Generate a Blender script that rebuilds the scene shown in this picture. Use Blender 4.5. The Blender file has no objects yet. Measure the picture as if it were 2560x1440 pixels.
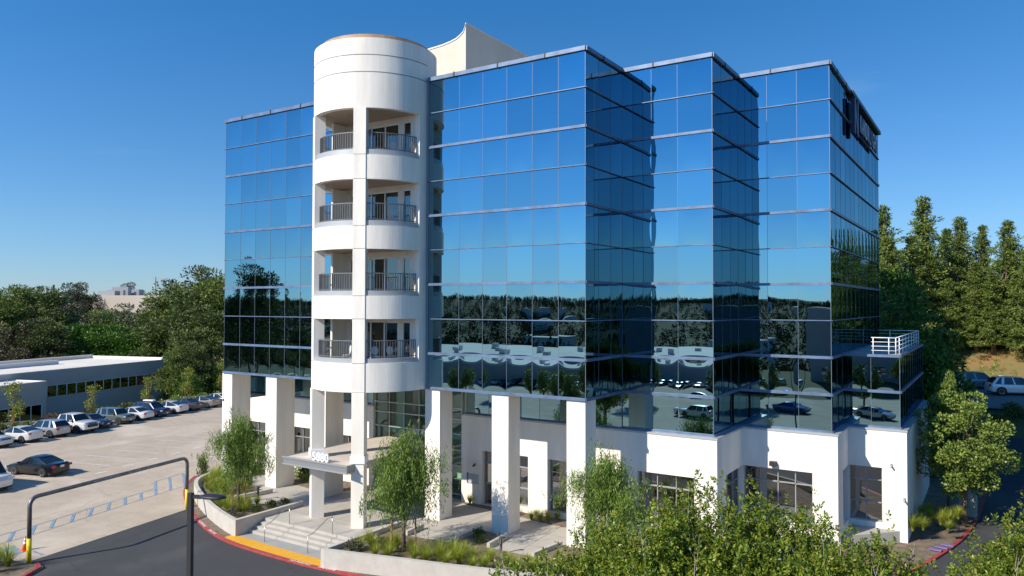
import bpy, math, random
import numpy as np
from mathutils import Vector, Matrix
R = math.radians
S = bpy.context.scene
# ------------------------------------------------------------------ camera
cam = bpy.data.cameras.new('camera'); cob = bpy.data.objects.new('camera', cam)
S.collection.objects.link(cob); S.camera = cob
CY, CP, CR = -0.5714, 0.0228, 0.0015
fw = Vector((math.sin(CY)*math.cos(CP), math.cos(CY)*math.cos(CP), math.sin(CP)))
rt = Vector((math.cos(CY), -math.sin(CY), 0)); up = rt.cross(fw)
r2 = rt*math.cos(CR)+up*math.sin(CR); u2 = -rt*math.sin(CR)+up*math.cos(CR)
M = Matrix((r2, u2, -fw)).transposed().to_4x4(); M.translation = Vector((17.562, -34.231, 12.357))
cob.matrix_world = M
cam.sensor_width = 36; cam.lens = 1879.8*36/2560; cam.clip_end = 6000; cam.clip_start = .3
# ------------------------------------------------------------------ sky and sun
SUN_EL, SUN_AZ = 34.9, 201.6
w = bpy.data.worlds.new('World'); S.world = w; w.use_nodes = True
nt = w.node_tree; bg = nt.nodes['Background']
sky = nt.nodes.new('ShaderNodeTexSky'); sky.sky_type = 'NISHITA'; sky.sun_disc = False
sky.sun_elevation = R(SUN_EL); sky.sun_rotation = R(SUN_AZ)
sky.altitude = 150; sky.air_density = 1.0; sky.dust_density = 0.0; sky.ozone_density = 1.0
# clear coastal winter air: deeper blue overhead, pale blue (not yellow) at the horizon
wtc = nt.nodes.new('ShaderNodeTexCoord'); wsp = nt.nodes.new('ShaderNodeSeparateXYZ'); wrp = nt.nodes.new('ShaderNodeValToRGB')
nt.links.new(wtc.outputs['Generated'], wsp.inputs[0]); nt.links.new(wsp.outputs['Z'], wrp.inputs[0])
for i_, (p_, c_) in enumerate(((0.0, (.47, .67, 1.12)), (.10, (.46, .76, 1.14)), (.38, (.25, .84, 1.34)))):
    e_ = wrp.color_ramp.elements[i_] if i_ < 2 else wrp.color_ramp.elements.new(p_)
    e_.position = p_; e_.color = (*[q_/1.4 for q_ in c_], 1)
wmu = nt.nodes.new('ShaderNodeVectorMath'); wmu.operation = 'MULTIPLY'; wsc = nt.nodes.new('ShaderNodeVectorMath'); wsc.operation = 'SCALE'; wsc.inputs['Scale'].default_value = 1.4
nt.links.new(sky.outputs[0], wmu.inputs[0]); nt.links.new(wrp.outputs[0], wmu.inputs[1]); wdt = nt.nodes.new('ShaderNodeVectorMath'); wdt.operation = 'DOT_PRODUCT'; wdt.inputs[1].default_value = (math.sin(R(SUN_AZ)), math.cos(R(SUN_AZ)), 0)
wmr = nt.nodes.new('ShaderNodeMapRange'); wmr.inputs[1].default_value = -.7; wmr.inputs[2].default_value = 1; wmr.inputs[3].default_value = 1.4; wmr.inputs[4].default_value = 2.25
nt.links.new(wtc.outputs['Generated'], wdt.inputs[0]); nt.links.new(wdt.outputs['Value'], wmr.inputs[0]); nt.links.new(wmr.outputs[0], wsc.inputs['Scale'])
wmp = nt.nodes.new('ShaderNodeMapping'); wmp.inputs['Scale'].default_value = (1.1, 1.1, 9); wmp.inputs['Rotation'].default_value = (.12, .1, .5)
wno = nt.nodes.new('ShaderNodeTexNoise'); wno.inputs['Scale'].default_value = 2.1; wno.inputs['Detail'].default_value = 7; wno.inputs['Roughness'].default_value = .55; wno.inputs['Distortion'].default_value = .6
wm2 = nt.nodes.new('ShaderNodeMapRange'); wm2.inputs[1].default_value = .64; wm2.inputs[2].default_value = .86; wm2.inputs[3].default_value = 0; wm2.inputs[4].default_value = .22
wmx = nt.nodes.new('ShaderNodeMix'); wmx.data_type = 'RGBA'; wmx.inputs[7].default_value = (4.2, 5.0, 6.2, 1)
nt.links.new(wtc.outputs['Generated'], wmp.inputs[0]); nt.links.new(wmp.outputs[0], wno.inputs[0]); nt.links.new(wno.outputs[0], wm2.inputs[0]); nt.links.new(wm2.outputs[0], wmx.inputs[0]); nt.links.new(wmu.outputs[0], wmx.inputs[6])
nt.links.new(wmx.outputs[2], wsc.inputs[0]); nt.links.new(wsc.outputs[0], bg.inputs[0])
bg.inputs[1].default_value = 0.077
sl = bpy.data.lights.new('sun', 'SUN'); sl.energy = 4.9; sl.angle = R(.53); sl.color = (1, .915, .78)
so = bpy.data.objects.new('sun', sl); S.collection.objects.link(so)
el, az = R(SUN_EL), R(SUN_AZ)
to_sun = Vector((math.sin(az)*math.cos(el), math.cos(az)*math.cos(el), math.sin(el)))
so.rotation_euler = to_sun.to_track_quat('Z', 'Y').to_euler()
S.view_settings.view_transform = 'Standard'; S.view_settings.look = 'None'
S.view_settings.exposure = 0.32; S.view_settings.gamma = 1
S.render.engine = 'CYCLES'; S.cycles.max_bounces = 8; S.cycles.transparent_max_bounces = 8
S.render.resolution_x = 1024; S.render.resolution_y = 576
rnd = random.Random(7); rng = np.random.default_rng(11)

# ------------------------------------------------------------------ materials
MATS = {}
def mat(name, col, rough=.8, metal=0, var=0, scale=1.0, bump=0, bscale=20, spec=.5, col2=None, coat=0, mapscale=None):
    if name in MATS: return MATS[name]
    m = bpy.data.materials.new(name); m.use_nodes = True; n = m.node_tree.nodes; l = m.node_tree.links
    b = n['Principled BSDF']; b.inputs['Base Color'].default_value = (*col, 1)
    b.inputs['Roughness'].default_value = rough; b.inputs['Metallic'].default_value = metal
    b.inputs['Specular IOR Level'].default_value = spec
    if coat: b.inputs['Coat Weight'].default_value = coat; b.inputs['Coat Roughness'].default_value = .04
    tc = n.new('ShaderNodeTexCoord')
    src = tc.outputs['Object']
    if mapscale:
        mp = n.new('ShaderNodeMapping'); mp.inputs['Scale'].default_value = mapscale; l.new(src, mp.inputs[0]); src = mp.outputs[0]
    if var or col2:
        t = n.new('ShaderNodeTexNoise'); t.inputs['Scale'].default_value = scale; t.inputs['Detail'].default_value = 6
        t.inputs['Roughness'].default_value = .62; l.new(src, t.inputs['Vector'])
        rp = n.new('ShaderNodeValToRGB'); rp.color_ramp.elements[0].position = .32; rp.color_ramp.elements[1].position = .68
        a = tuple(max(0, c*(1-var)) for c in col); c2 = col2 if col2 else tuple(c*(1+var) for c in col)
        rp.color_ramp.elements[0].color = (*a, 1); rp.color_ramp.elements[1].color = (*c2, 1)
        l.new(t.outputs[0], rp.inputs[0]); l.new(rp.outputs[0], b.inputs['Base Color'])
    if bump:
        t2 = n.new('ShaderNodeTexNoise'); t2.inputs['Scale'].default_value = bscale; t2.inputs['Detail'].default_value = 4
        l.new(tc.outputs['Object'], t2.inputs['Vector'])
        bp = n.new('ShaderNodeBump'); bp.inputs['Strength'].default_value = bump; bp.inputs['Distance'].default_value = .02
        l.new(t2.outputs[0], bp.inputs['Height']); l.new(bp.outputs[0], b.inputs['Normal'])
    MATS[name] = m; return m

def leafmat(name, cols, rough=.45, trans=.25, spec=.4):
    m = bpy.data.materials.new(name); m.use_nodes = True; n = m.node_tree.nodes; l = m.node_tree.links
    b = n['Principled BSDF']; b.inputs['Roughness'].default_value = rough; b.inputs['Specular IOR Level'].default_value = spec
    g = n.new('ShaderNodeNewGeometry'); rp = n.new('ShaderNodeValToRGB')
    e = rp.color_ramp.elements
    while len(e) < len(cols): e.new(.5)
    for i, c in enumerate(cols): e[i].position = i/(len(cols)-1); e[i].color = (*c, 1)
    l.new(g.outputs['Random Per Island'], rp.inputs[0])
    # slow clumpy variation
    tc = n.new('ShaderNodeTexCoord'); t = n.new('ShaderNodeTexNoise'); t.inputs['Scale'].default_value = .9; l.new(tc.outputs['Object'], t.inputs[0])
    mr = n.new('ShaderNodeMapRange'); mr.inputs[1].default_value = .3; mr.inputs[2].default_value = .7; mr.inputs[3].default_value = .72; mr.inputs[4].default_value = 1.25
    l.new(t.outputs[0], mr.inputs[0])
    mx = n.new('ShaderNodeVectorMath'); mx.operation = 'SCALE'; l.new(rp.outputs[0], mx.inputs[0]); l.new(mr.outputs[0], mx.inputs['Scale'])
    l.new(mx.outputs[0], b.inputs['Base Color'])
    tr = n.new('ShaderNodeBsdfTranslucent'); l.new(mx.outputs[0], tr.inputs[0])
    ms = n.new('ShaderNodeMixShader'); ms.inputs[0].default_value = trans
    l.new(b.outputs[0], ms.inputs[1]); l.new(tr.outputs[0], ms.inputs[2]); l.new(ms.outputs[0], n['Material Output'].inputs[0])
    return m

def mirror(name, col, rough=.0, grime=0):
    m = bpy.data.materials.new(name); m.use_nodes = True; n = m.node_tree.nodes; l = m.node_tree.links
    n.remove(n['Principled BSDF']); g = n.new('ShaderNodeBsdfGlossy'); g.inputs[0].default_value = (*col, 1); g.inputs['Roughness'].default_value = rough
    ge = n.new('ShaderNodeNewGeometry'); mr = n.new('ShaderNodeMapRange'); mr.inputs[3].default_value = .88; mr.inputs[4].default_value = 1.06
    oi = n.new('ShaderNodeObjectInfo'); ad = n.new('ShaderNodeMath'); ad.operation = 'ADD'; fr = n.new('ShaderNodeMath'); fr.operation = 'FRACT'
    l.new(ge.outputs['Random Per Island'], ad.inputs[0]); l.new(oi.outputs['Random'], ad.inputs[1]); l.new(ad.outputs[0], fr.inputs[0]); l.new(fr.outputs[0], mr.inputs[0])
    mx = n.new('ShaderNodeVectorMath'); mx.operation = 'SCALE'; mx.inputs[0].default_value = col; l.new(mr.outputs[0], mx.inputs['Scale']); l.new(mx.outputs[0], g.inputs[0])
    l.new(g.outputs[0], n['Material Output'].inputs[0]); return m

def tinted(name, tcol, refl=.12, gcol=(.8, .9, .9)):
    m = bpy.data.materials.new(name); m.use_nodes = True; n = m.node_tree.nodes; l = m.node_tree.links
    n.remove(n['Principled BSDF']); t = n.new('ShaderNodeBsdfTransparent'); t.inputs[0].default_value = (*tcol, 1)
    g = n.new('ShaderNodeBsdfGlossy'); g.inputs[0].default_value = (*gcol, 1); g.inputs['Roughness'].default_value = .01
    fr = n.new('ShaderNodeFresnel'); fr.inputs[0].default_value = 1.5
    ad = n.new('ShaderNodeMath'); ad.operation = 'ADD'; ad.inputs[1].default_value = refl; l.new(fr.outputs[0], ad.inputs[0])
    ms = n.new('ShaderNodeMixShader'); l.new(ad.outputs[0], ms.inputs[0]); l.new(t.outputs[0], ms.inputs[1]); l.new(g.outputs[0], ms.inputs[2])
    l.new(ms.outputs[0], n['Material Output'].inputs[0]); return m

m_glass = mirror('blue mirror glass', (.19, .33, .40))
m_dkglass = mirror('smoked window glass', (.30, .32, .34), .01)
m_green = tinted('green lobby glass', (.66, .90, .80), .06)
m_door = tinted('balcony door glass', (.16, .19, .20), .10)
m_alu = mat('brushed aluminium', (.12, .17, .27), .45, .2, .25, 1.5)
m_coping = mat('coping metal', (.42, .47, .52), .35, .5, .1, 1)
m_mull = mat('mullion sealant', (.22, .27, .34), .45, .3)
m_stucco = mat('white stucco', (.80, .75, .665), .92, 0, .085, 1.2, .25, 60, mapscale=(1, 1, .16))
m_stucco2 = mat('cream stucco', (.66, .57, .465), .92, 0, .05, .6, .25, 60)
m_towerst = mat('tower plaster', (.80, .755, .68), .9, 0, .105, 1.5, .2, 40, mapscale=(1, 1, .16))
m_ledge = mat('sill metal', (.42, .43, .44), .5, .3)
m_dark = mat('dark bronze', (.035, .035, .04), .5, .3)
m_steel = mat('stainless steel', (.5, .48, .45), .3, .9)
m_wframe = mat('window frame', (.38, .37, .37), .45, .4)
m_white = mat('white paint', (.85, .85, .84), .5)
m_tan = mat('tan copper trim', (.40, .26, .16), .6, .1, .15, 2)
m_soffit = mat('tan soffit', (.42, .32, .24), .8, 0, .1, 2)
m_inner = mat('lobby wall', (.62, .66, .60), .8, 0, .1, .6)
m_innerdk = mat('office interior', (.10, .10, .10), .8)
m_roof = mat('roof gravel', (.42, .41, .39), .95, 0, .15, .5)
m_gray = mat('grey wall', (.46, .435, .41), .92, 0, .06, .3, .2, 30)
m_roofwhite = mat('white roof membrane', (.74, .69, .60), .85, 0, .09, .25)
m_parapet = mat('parapet cap', (.72, .68, .64), .8)
m_conc = mat('planter concrete', (.50, .465, .41), .9, 0, .09, 1.6, .2, 50)
m_tread = mat('plaza concrete', (.43, .40, .355), .92, 0, .07, 1.2, .2, 60)
m_land = mat('landing concrete', (.33, .325, .31), .92, 0, .06, 1.4, .2, 60)
m_red = mat('red kerb paint', (.47, .025, .03), .65, 0, .25, 3.5, col2=(.36, .09, .08))
m_yel = mat('yellow tactile paving', (.72, .36, .02), .7, 0, .08, 4, .4, 70)
m_yelp = mat('yellow safety paint', (.80, .66, .02), .45)
m_galv = mat('galvanised pipe', (.17, .17, .18), .45, .7, .2, 3)
m_soil = mat('planting soil', (.16, .115, .075), .98, 0, .35, 2.5, .6, 25, col2=(.26, .20, .14))
m_line = mat('worn white line paint', (.62, .60, .56), .8, 0, .18, 3)
m_blue = mat('blue line paint', (.15, .30, .50), .75, 0, .3, 3.5, col2=(.28, .36, .44))
m_bark = mat('brown bark', (.15, .11, .08), .95, 0, .3, 6)
m_barkg = mat('grey bark', (.30, .26, .22), .95, 0, .3, 6)
m_twig = mat('bare grey twigs', (.42, .36, .30), .9)
m_stake = mat('lodgepole stake', (.36, .19, .09), .9, 0, .2, 5)
m_black = mat('black rubber', (.018, .018, .02), .75)
m_chrome = mat('wheel alloy', (.55, .55, .56), .3, .8)
m_trim = mat('black car trim', (.02, .02, .022), .5)
m_carglass = mat('car window glass', (.012, .016, .02), .05, 0, spec=.9)
m_redl = mat('tail lamp lens', (.35, .01, .012), .2)
m_headl = mat('headlamp lens', (.55, .57, .6), .12, .2)
m_plate = mat('number plate', (.7, .7, .7), .5)
m_orange = mat('orange plastic', (.80, .14, .03), .55)
m_wood = mat('cream wall far', (.60, .52, .43), .9, 0, .05, .1)

def tarmac(name, base, light, patches=.5):
    m = bpy.data.materials.new(name); m.use_nodes = True; n = m.node_tree.nodes; l = m.node_tree.links
    b = n['Principled BSDF']; b.inputs['Roughness'].default_value = .93
    tc = n.new('ShaderNodeTexCoord')
    def noise(s, d=5, r=.6, dist=0):
        t = n.new('ShaderNodeTexNoise'); t.inputs['Scale'].default_value = s; t.inputs['Detail'].default_value = d; t.inputs['Roughness'].default_value = r
        t.inputs['Distortion'].default_value = dist; l.new(tc.outputs['Object'], t.inputs['Vector']); return t
    def ramp(src, p0, p1, c0, c1):
        q = n.new('ShaderNodeValToRGB'); q.color_ramp.elements[0].position = p0; q.color_ramp.elements[1].position = p1
        q.color_ramp.elements[0].color = (*c0, 1); q.color_ramp.elements[1].color = (*c1, 1); l.new(src.outputs[0], q.inputs[0]); return q
    a = ramp(noise(14, 8, .7), .3, .7, tuple(c*.8 for c in base), tuple(c*1.2 for c in base))
    big = ramp(noise(.11, 4, .5, 1.2), .50, .68, (0, 0, 0), (patches,)*3)
    mid = ramp(noise(.7, 6, .65, .5), .35, .75, (.9,)*3, (1.08,)*3)
    spot = ramp(noise(1.7, 2, .4), .22, .30, (.72, .72, .72), (1, 1, 1))
    vo = n.new('ShaderNodeTexVoronoi'); vo.feature = 'DISTANCE_TO_EDGE'; vo.inputs['Scale'].default_value = .13; vd = n.new('ShaderNodeVectorMath'); vd.operation = 'ADD'
    nn_ = noise(1.3, 3); l.new(tc.outputs['Object'], vd.inputs[0]); l.new(nn_.outputs['Color'], vd.inputs[1]); l.new(vd.outputs[0], vo.inputs['Vector'])
    crk = ramp(vo, .0, .0045, (.70, .70, .70), (1, 1, 1))
    m3 = n.new('ShaderNodeMix'); m3.data_type = 'RGBA'; m3.blend_type = 'MULTIPLY'; m3.inputs[0].default_value = 1; l.new(spot.outputs[0], m3.inputs[6]); l.new(crk.outputs[0], m3.inputs[7])
    m4 = n.new('ShaderNodeMix'); m4.data_type = 'RGBA'; m4.blend_type = 'MULTIPLY'; m4.inputs[0].default_value = 1; l.new(mid.outputs[0], m4.inputs[6]); l.new(m3.outputs[2], m4.inputs[7])
    mx = n.new('ShaderNodeMix'); mx.data_type = 'RGBA'; l.new(big.outputs[0], mx.inputs[0]); l.new(a.outputs[0], mx.inputs[6]); mx.inputs[7].default_value = (*light, 1)
    mu = n.new('ShaderNodeMix'); mu.data_type = 'RGBA'; mu.blend_type = 'MULTIPLY'; mu.inputs[0].default_value = 1
    l.new(mx.outputs[2], mu.inputs[6]); l.new(m4.outputs[2], mu.inputs[7]); l.new(mu.outputs[2], b.inputs['Base Color'])
    bp = n.new('ShaderNodeBump'); bp.inputs['Strength'].default_value = .3; bp.inputs['Distance'].default_value = .01
    l.new(noise(40, 3).outputs[0], bp.inputs['Height']); l.new(bp.outputs[0], b.inputs['Normal']); return m
m_asph = tarmac('asphalt', (.050, .050, .053), (.105, .10, .095), .55)
m_lot = tarmac('old pale paving', (.46, .38, .29), (.60, .515, .41), .75)
m_bank2 = None
m_ground = mat('dry hillside soil', (.12, .09, .05), .98, 0, .4, .06, col2=(.09, .11, .035))
m_bank = mat('orange bank soil', (.42, .21, .08), .98, 0, .3, .22, col2=(.15, .17, .06))

# ------------------------------------------------------------------ mesh helpers
class MB:
    def __init__(s): s.v = []; s.f = []; s.mi = []
    def add(s, vs, fs, mi=0):
        o = len(s.v); s.v += [tuple(p) for p in vs]; s.f += [tuple(i+o for i in f) for f in fs]; s.mi += [mi]*len(fs); return s
    def box(s, x0, x1, y0, y1, z0, z1, mi=0):
        v = [(x, y, z) for z in (z0, z1) for y in (y0, y1) for x in (x0, x1)]
        return s.add(v, [(0, 2, 3, 1), (4, 5, 7, 6), (0, 1, 5, 4), (2, 6, 7, 3), (0, 4, 6, 2), (1, 3, 7, 5)], mi)
    def obox(s, c, a, b, n3, ha, hb, hc, mi=0):
        c = Vector(c); a = Vector(a)*ha; b = Vector(b)*hb; n3 = Vector(n3)*hc
        v = [c+a*i+b*j+n3*k for k in (-1, 1) for j in (-1, 1) for i in (-1, 1)]
        return s.add(v, [(0, 2, 3, 1), (4, 5, 7, 6), (0, 1, 5, 4), (2, 6, 7, 3), (0, 4, 6, 2), (1, 3, 7, 5)], mi)
    def prism(s, poly, z0, z1, mi=0):
        n = len(poly); v = [(p[0], p[1], z0) for p in poly]+[(p[0], p[1], z1) for p in poly]
        f = [tuple(range(n))[::-1], tuple(range(n, 2*n))]+[(i, (i+1) % n, n+(i+1) % n, n+i) for i in range(n)]
        return s.add(v, f, mi)
    def tube(s, pts, rad, seg=8, cap=True, mi=0):
        pts = [Vector(p) for p in pts]; rr = rad if isinstance(rad, (list, tuple)) else [rad]*len(pts)
        v = []; prev = None
        for i, p in enumerate(pts):
            d = (pts[min(i+1, len(pts)-1)]-pts[max(i-1, 0)]).normalized()
            a = d.cross(Vector((0, 0, 1)) if abs(d.z) < .95 else Vector((1, 0, 0))).normalized()
            if prev is not None:
                a = (prev-d*prev.dot(d)).normalized()
            prev = a; b = d.cross(a)
            v += [p+(a*math.cos(2*math.pi*k/seg)+b*math.sin(2*math.pi*k/seg))*rr[i] for k in range(seg)]
        f = [(i*seg+k, i*seg+(k+1) % seg, (i+1)*seg+(k+1) % seg, (i+1)*seg+k) for i in range(len(pts)-1) for k in range(seg)]
        if cap: f += [tuple(range(seg))[::-1], tuple(range((len(pts)-1)*seg, len(pts)*seg))]
        return s.add(v, f, mi)
    def arc(s, cx, cy, r0, r1, a0, a1, z0, z1, n=24, mi=0):
        # ring sector, angles in degrees from -Y towards +X
        v = []
        for i in range(n+1):
            a = R(a0+(a1-a0)*i/n); sx, sy = math.sin(a), -math.cos(a)
            for r in (r0, r1):
                for z in (z0, z1): v.append((cx+sx*r, cy+sy*r, z))
        f = []
        for i in range(n):
            o = i*4; p = o+4
            f += [(o+2, p+2, p+3, o+3), (o, o+1, p+1, p), (o+1, o+3, p+3, p+1), (o, p, p+2, o+2)]
        f += [(0, 2, 3, 1), (n*4, n*4+1, n*4+3, n*4+2)]
        return s.add(v, f, mi)
    def sheet(s, poly, z, mi=0): return s.add([(p[0], p[1], z) for p in poly], [tuple(range(len(poly)))], mi)
    def build(s, name, mats, parent=None, smooth=False):
        me = bpy.data.meshes.new(name); me.from_pydata(s.v, [], s.f)
        for m in (mats if isinstance(mats, (list, tuple)) else [mats]): me.materials.append(m)
        if isinstance(mats, (list, tuple)): me.polygons.foreach_set('material_index', s.mi)
        if smooth: me.polygons.foreach_set('use_smooth', [True]*len(me.polygons))
        me.update(); o = bpy.data.objects.new(name, me); S.collection.objects.link(o)
        if parent: o.parent = parent
        return o
def tag(o, label=None, cat=None, group=None, kind=None):
    if label: o['label'] = label
    if cat: o['category'] = cat
    if group: o['group'] = group
    if kind: o['kind'] = kind
    return o
def thing(name, label, cat, loc=(0, 0, 0), rz=0, group=None):
    o = bpy.data.objects.new(name, None); S.collection.objects.link(o); o.location = loc; o.rotation_euler = (0, 0, rz)
    o.empty_display_size = .2
    return tag(o, label, cat, group)
def copy_tree(o, parent=None):
    c = o.copy(); S.collection.objects.link(c); c.parent = parent
    for ch in o.children: copy_tree(ch, c)
    return c
def text_obj(name, s, size, ext, m, loc, rot, parent=None, sx=1, bold=0):
    cu = bpy.data.curves.new(name, 'FONT'); cu.body = s; cu.size = size; cu.extrude = ext; cu.align_x = 'CENTER'; cu.offset = bold
    t = bpy.data.objects.new(name, cu); S.collection.objects.link(t)
    dg = bpy.context.evaluated_depsgraph_get(); me = bpy.data.meshes.new_from_object(t.evaluated_get(dg))
    bpy.data.objects.remove(t); me.name = name; me.materials.clear(); me.materials.append(m)
    o = bpy.data.objects.new(name, me); S.collection.objects.link(o); o.location = loc; o.rotation_euler = rot; o.scale = (sx, 1, 1)
    if parent: o.parent = parent
    return o

# ------------------------------------------------------------------ terrain
G = -0.7
def sm(a, b, x):
    t = np.clip((x-a)/(b-a), 0, 1); return t*t*(3-2*t)
def H(x, y):
    x = np.asarray(x, float); y = np.asarray(y, float)
    z = np.full(x.shape, G-.06)
    e = .265*(-y)+.965*x            # distance along the stalls
    left = 1-sm(-84, -74, e)
    z = z-left*4.6
    d = np.hypot(x+20, y)
    rise = sm(125, 240, -e)*(9+3*np.sin(y*.013+1)+2*np.sin(x*.021+y*.017))*sm(-400, 0, y)
    z = z+rise*left*1.25
    # right side: drive climbs, bank, upper road, hill
    rr = sm(-45, -20, x)
    z = z+rr*sm(36, 47, y)*4.95+rr*sm(58, 80, y)*(5.5+1.2*np.sin(x*.05))+rr*sm(80, 190, y)*7
    # valley and hills behind the drone
    v = sm(48, 78, -y)*(1-sm(-60, 10, y))
    z = z-sm(105, 190, -y)*16+sm(220, 560, -y)*(32+5*np.sin(x*.011)+3*np.sin(x*.031+2))
    z = z+sm(560, 1500, -y)*10
    z = z-sm(30, 70, x-20)*sm(-60, -20, -y)*0
    return z
def axis(lo, hi, c0, c1, fine, n):
    a = np.concatenate([c0-(np.linspace(0, 1, n)**2.2)[::-1][:-1]*(c0-lo), np.arange(c0, c1, fine), c1+(np.linspace(0, 1, n)**2.2)*(hi-c1)])
    return a
X = axis(-2500, 2500, -150, 70, 3.0, 40); Y = axis(-2500, 2500, -110, 110, 3.0, 40)
gx, gy = np.meshgrid(X, Y); gz = H(gx, gy)
nx, ny = len(X), len(Y)
vs = np.stack([gx.ravel(), gy.ravel(), gz.ravel()], 1)
fs = [(j*nx+i, j*nx+i+1, (j+1)*nx+i+1, (j+1)*nx+i) for j in range(ny-1) for i in range(nx-1)]
g = MB(); g.v = [tuple(p) for p in vs]; g.f = fs; g.mi = [0]*len(fs)
tag(g.build('ground', m_ground, smooth=True), kind='structure')
def drape(name, poly_test, x0, x1, y0, y1, step, m, dz):
    xs = np.arange(x0, x1+.01, step); ys = np.arange(y0, y1+.01, step); a, b = np.meshgrid(xs, ys); zz = np.interp(0, [0], [0])+H(a, b)+dz
    b_ = MB(); b_.v = [tuple(p) for p in np.stack([a.ravel(), b.ravel(), zz.ravel()], 1)]; n_ = len(xs)
    for j in range(len(ys)-1):
        for i in range(n_-1):
            if poly_test(xs[i]+step/2, ys[j]+step/2): b_.f.append((j*n_+i, j*n_+i+1, (j+1)*n_+i+1, (j+1)*n_+i)); b_.mi.append(0)
    return tag(b_.build(name, m, smooth=True), kind='structure')
# flat drive round the building, pale lot to the left of the diagonal joint
tag(MB().sheet([(-22.7, -21), (-26.5, -2.0), (-31, 2.5), (-31, 6), (-30, 34), (30, 34), (30, -16), (8, -21)], G).build('driveway', m_asph), kind='structure')
tag(MB().sheet([(-21.4, -27), (-26.6, -2.0), (-31, 3), (-31, 6), (-30, 50), (-64, 50), (-75, 48), (-79, 30), (-71, 1), (-63, -27)], G-.006).build('car_park', m_lot), kind='structure')
tag(MB().sheet([(-80, -58), (34, -58), (34, -14), (-63, -14), (-90, -40)], G-.012).build('side_road', m_lot), kind='structure')
drape('upper_road', lambda x, y: 44 < y-.3*(x-17)*.3 < 57, -24, 60, 40, 62, 1.0, mat('road grey', (.17, .165, .155), .95, 0, .1, .3), .12)
drape('ramp', lambda x, y: 17 < x < 27, 17, 27, 33, 41, 1.0, m_asph, .07)
drape('bank', lambda x, y: y > 57.0, -40, 70, 56, 100, 2.0, m_bank, .10)
# ------------------------------------------------------------------ kerb, landing, steps, plaza
kerb_pts = [(-33.6, .9), (-32.2, -.6), (-30, -2.4), (-27, -4.2), (-23.9, -5.75), (-21, -6.95), (-18.2, -7.7), (-15.5, -7.95), (-13.4, -8.0), (-11.6, -8.0), (-9.9, -7.88), (-8.6, -7.75), (-5, -7.1), (-1, -6.1), (3.5, -4.2), (8, -1.2), (11.6, 3), (13.9, 7.4), (15.3, 12), (16.1, 16), (16.6, 21), (16.85, 27), (16.9, 33)]
def ribbon(b, pts, off0, off1, z0, z1, mi=0, skip=None):
    P_ = [Vector((p[0], p[1], 0)) for p in pts]; L = []
    for i in range(len(P_)):
        d = (P_[min(i+1, len(P_)-1)]-P_[max(i-1, 0)]).normalized(); n_ = Vector((-d.y, d.x, 0)); L.append((P_[i]+n_*off0, P_[i]+n_*off1))
    n = len(L); v = []
    for a, c in L: v += [(a.x, a.y, z0), (a.x, a.y, z1), (c.x, c.y, z1), (c.x, c.y, z0)]
    f = []
    for i in range(n-1):
        o = i*4; q = o+4; f += [(o, q, q+1, o+1), (o+1, q+1, q+2, o+2), (o+2, q+2, q+3, o+3)]
    f += [(0, 1, 2, 3), ((n-1)*4+3, (n-1)*4+2, (n-1)*4+1, (n-1)*4)]
    return b.add(v, f, mi)
def smooth_pts(pts, n=4):
    out = []
    for i in range(len(pts)-1):
        p0 = Vector(pts[max(i-1, 0)]); p1 = Vector(pts[i]); p2 = Vector(pts[i+1]); p3 = Vector(pts[min(i+2, len(pts)-1)])
        for k in range(n):
            t = k/n; out.append(tuple(.5*((2*p1)+(-p0+p2)*t+(2*p0-5*p1+4*p2-p3)*t*t+(-p0+3*p1-3*p2+p3)*t**3)))
    out.append(tuple(pts[-1])); return out
kp = smooth_pts(kerb_pts)
kerb = thing('red_kerb', 'long red painted fire lane kerb curving round the entrance plaza', 'kerb')
ribbon(MB(), kp, 0, .2, G-.05, -.595).build('kerb_stone', m_red, kerb)
def along(x):
    for i in range(len(kp)-1):
        if kp[i][0] <= x <= kp[i+1][0]:
            a, c = kp[i], kp[i+1]; t = (x-a[0])/(c[0]-a[0]); return (x, a[1]+(c[1]-a[1])*t, math.atan2(c[1]-a[1], c[0]-a[0]))
for x, tx in ((-22.1, 'NO PARKING'), (-20.2, 'FIRE LANE'), (-12.0, 'NO PARKING'), (-10.2, 'FIRE LANE'), (-4.6, 'NO PARKING')):
    px, py, a = along(x); text_obj('kerb_lettering', tx, .24, .001, m_white, (px-math.sin(a)*.02, py+math.cos(a)*.02, -.592), (0, 0, a), kerb)
# ground slab behind the kerb
ksl = [(p[0]-0, p[1]+.19) for p in kp]
tag(MB().prism([p for p in ksl]+[(13, 33), (13, 20), (-29, 20), (-34, 6)], G-.2, -.605).build('verge', m_soil), kind='structure')
tag(MB().sheet([(-18.6, -6.9), (-17, -7.2), (-14.9, -7.45), (-12.6, -7.45), (-10.35, -7.2), (-10.35, -5), (-18.6, -5)], -.600).build('landing', m_land), kind='structure')
tag(MB().prism([(-18.75, -7.38), (-17, -7.62), (-15.4, -7.72), (-13.4, -7.77), (-11.6, -7.77), (-10.3, -7.7), (-10.3, -6.95), (-11.6, -7.0), (-13.4, -7.0), (-15.4, -6.95), (-17, -6.85), (-18.72, -6.8)], -.64, -.594).build('tactile_paving', m_yel), kind='structure')
plaza = [(-31, 9), (-30.6, 2), (-29.4, -1.6), (-26.5, -3.5), (-23.2, -5.0), (-20.7, -6.0), (-18.75, -6.6), (-18.3, -5.05), (-10.9, -5.05), (-10.4, -7.45), (-6.5, -6.5), (-2.4, -5.5), (1.5, -4.2), (6.2, -.9), (9.6, 3.4), (10.0, 8.9), (13.2, 12.4), (13.2, 33), (-31, 33)]
tag(MB().prism(plaza, -.69, 0).build('plaza', m_tread), kind='structure')
st = MB()
for i in range(3): st.box(-18.3, -10.85, -5.05-.34*(i+1), -5.04, -.68, -.15*(i+1))
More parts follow.
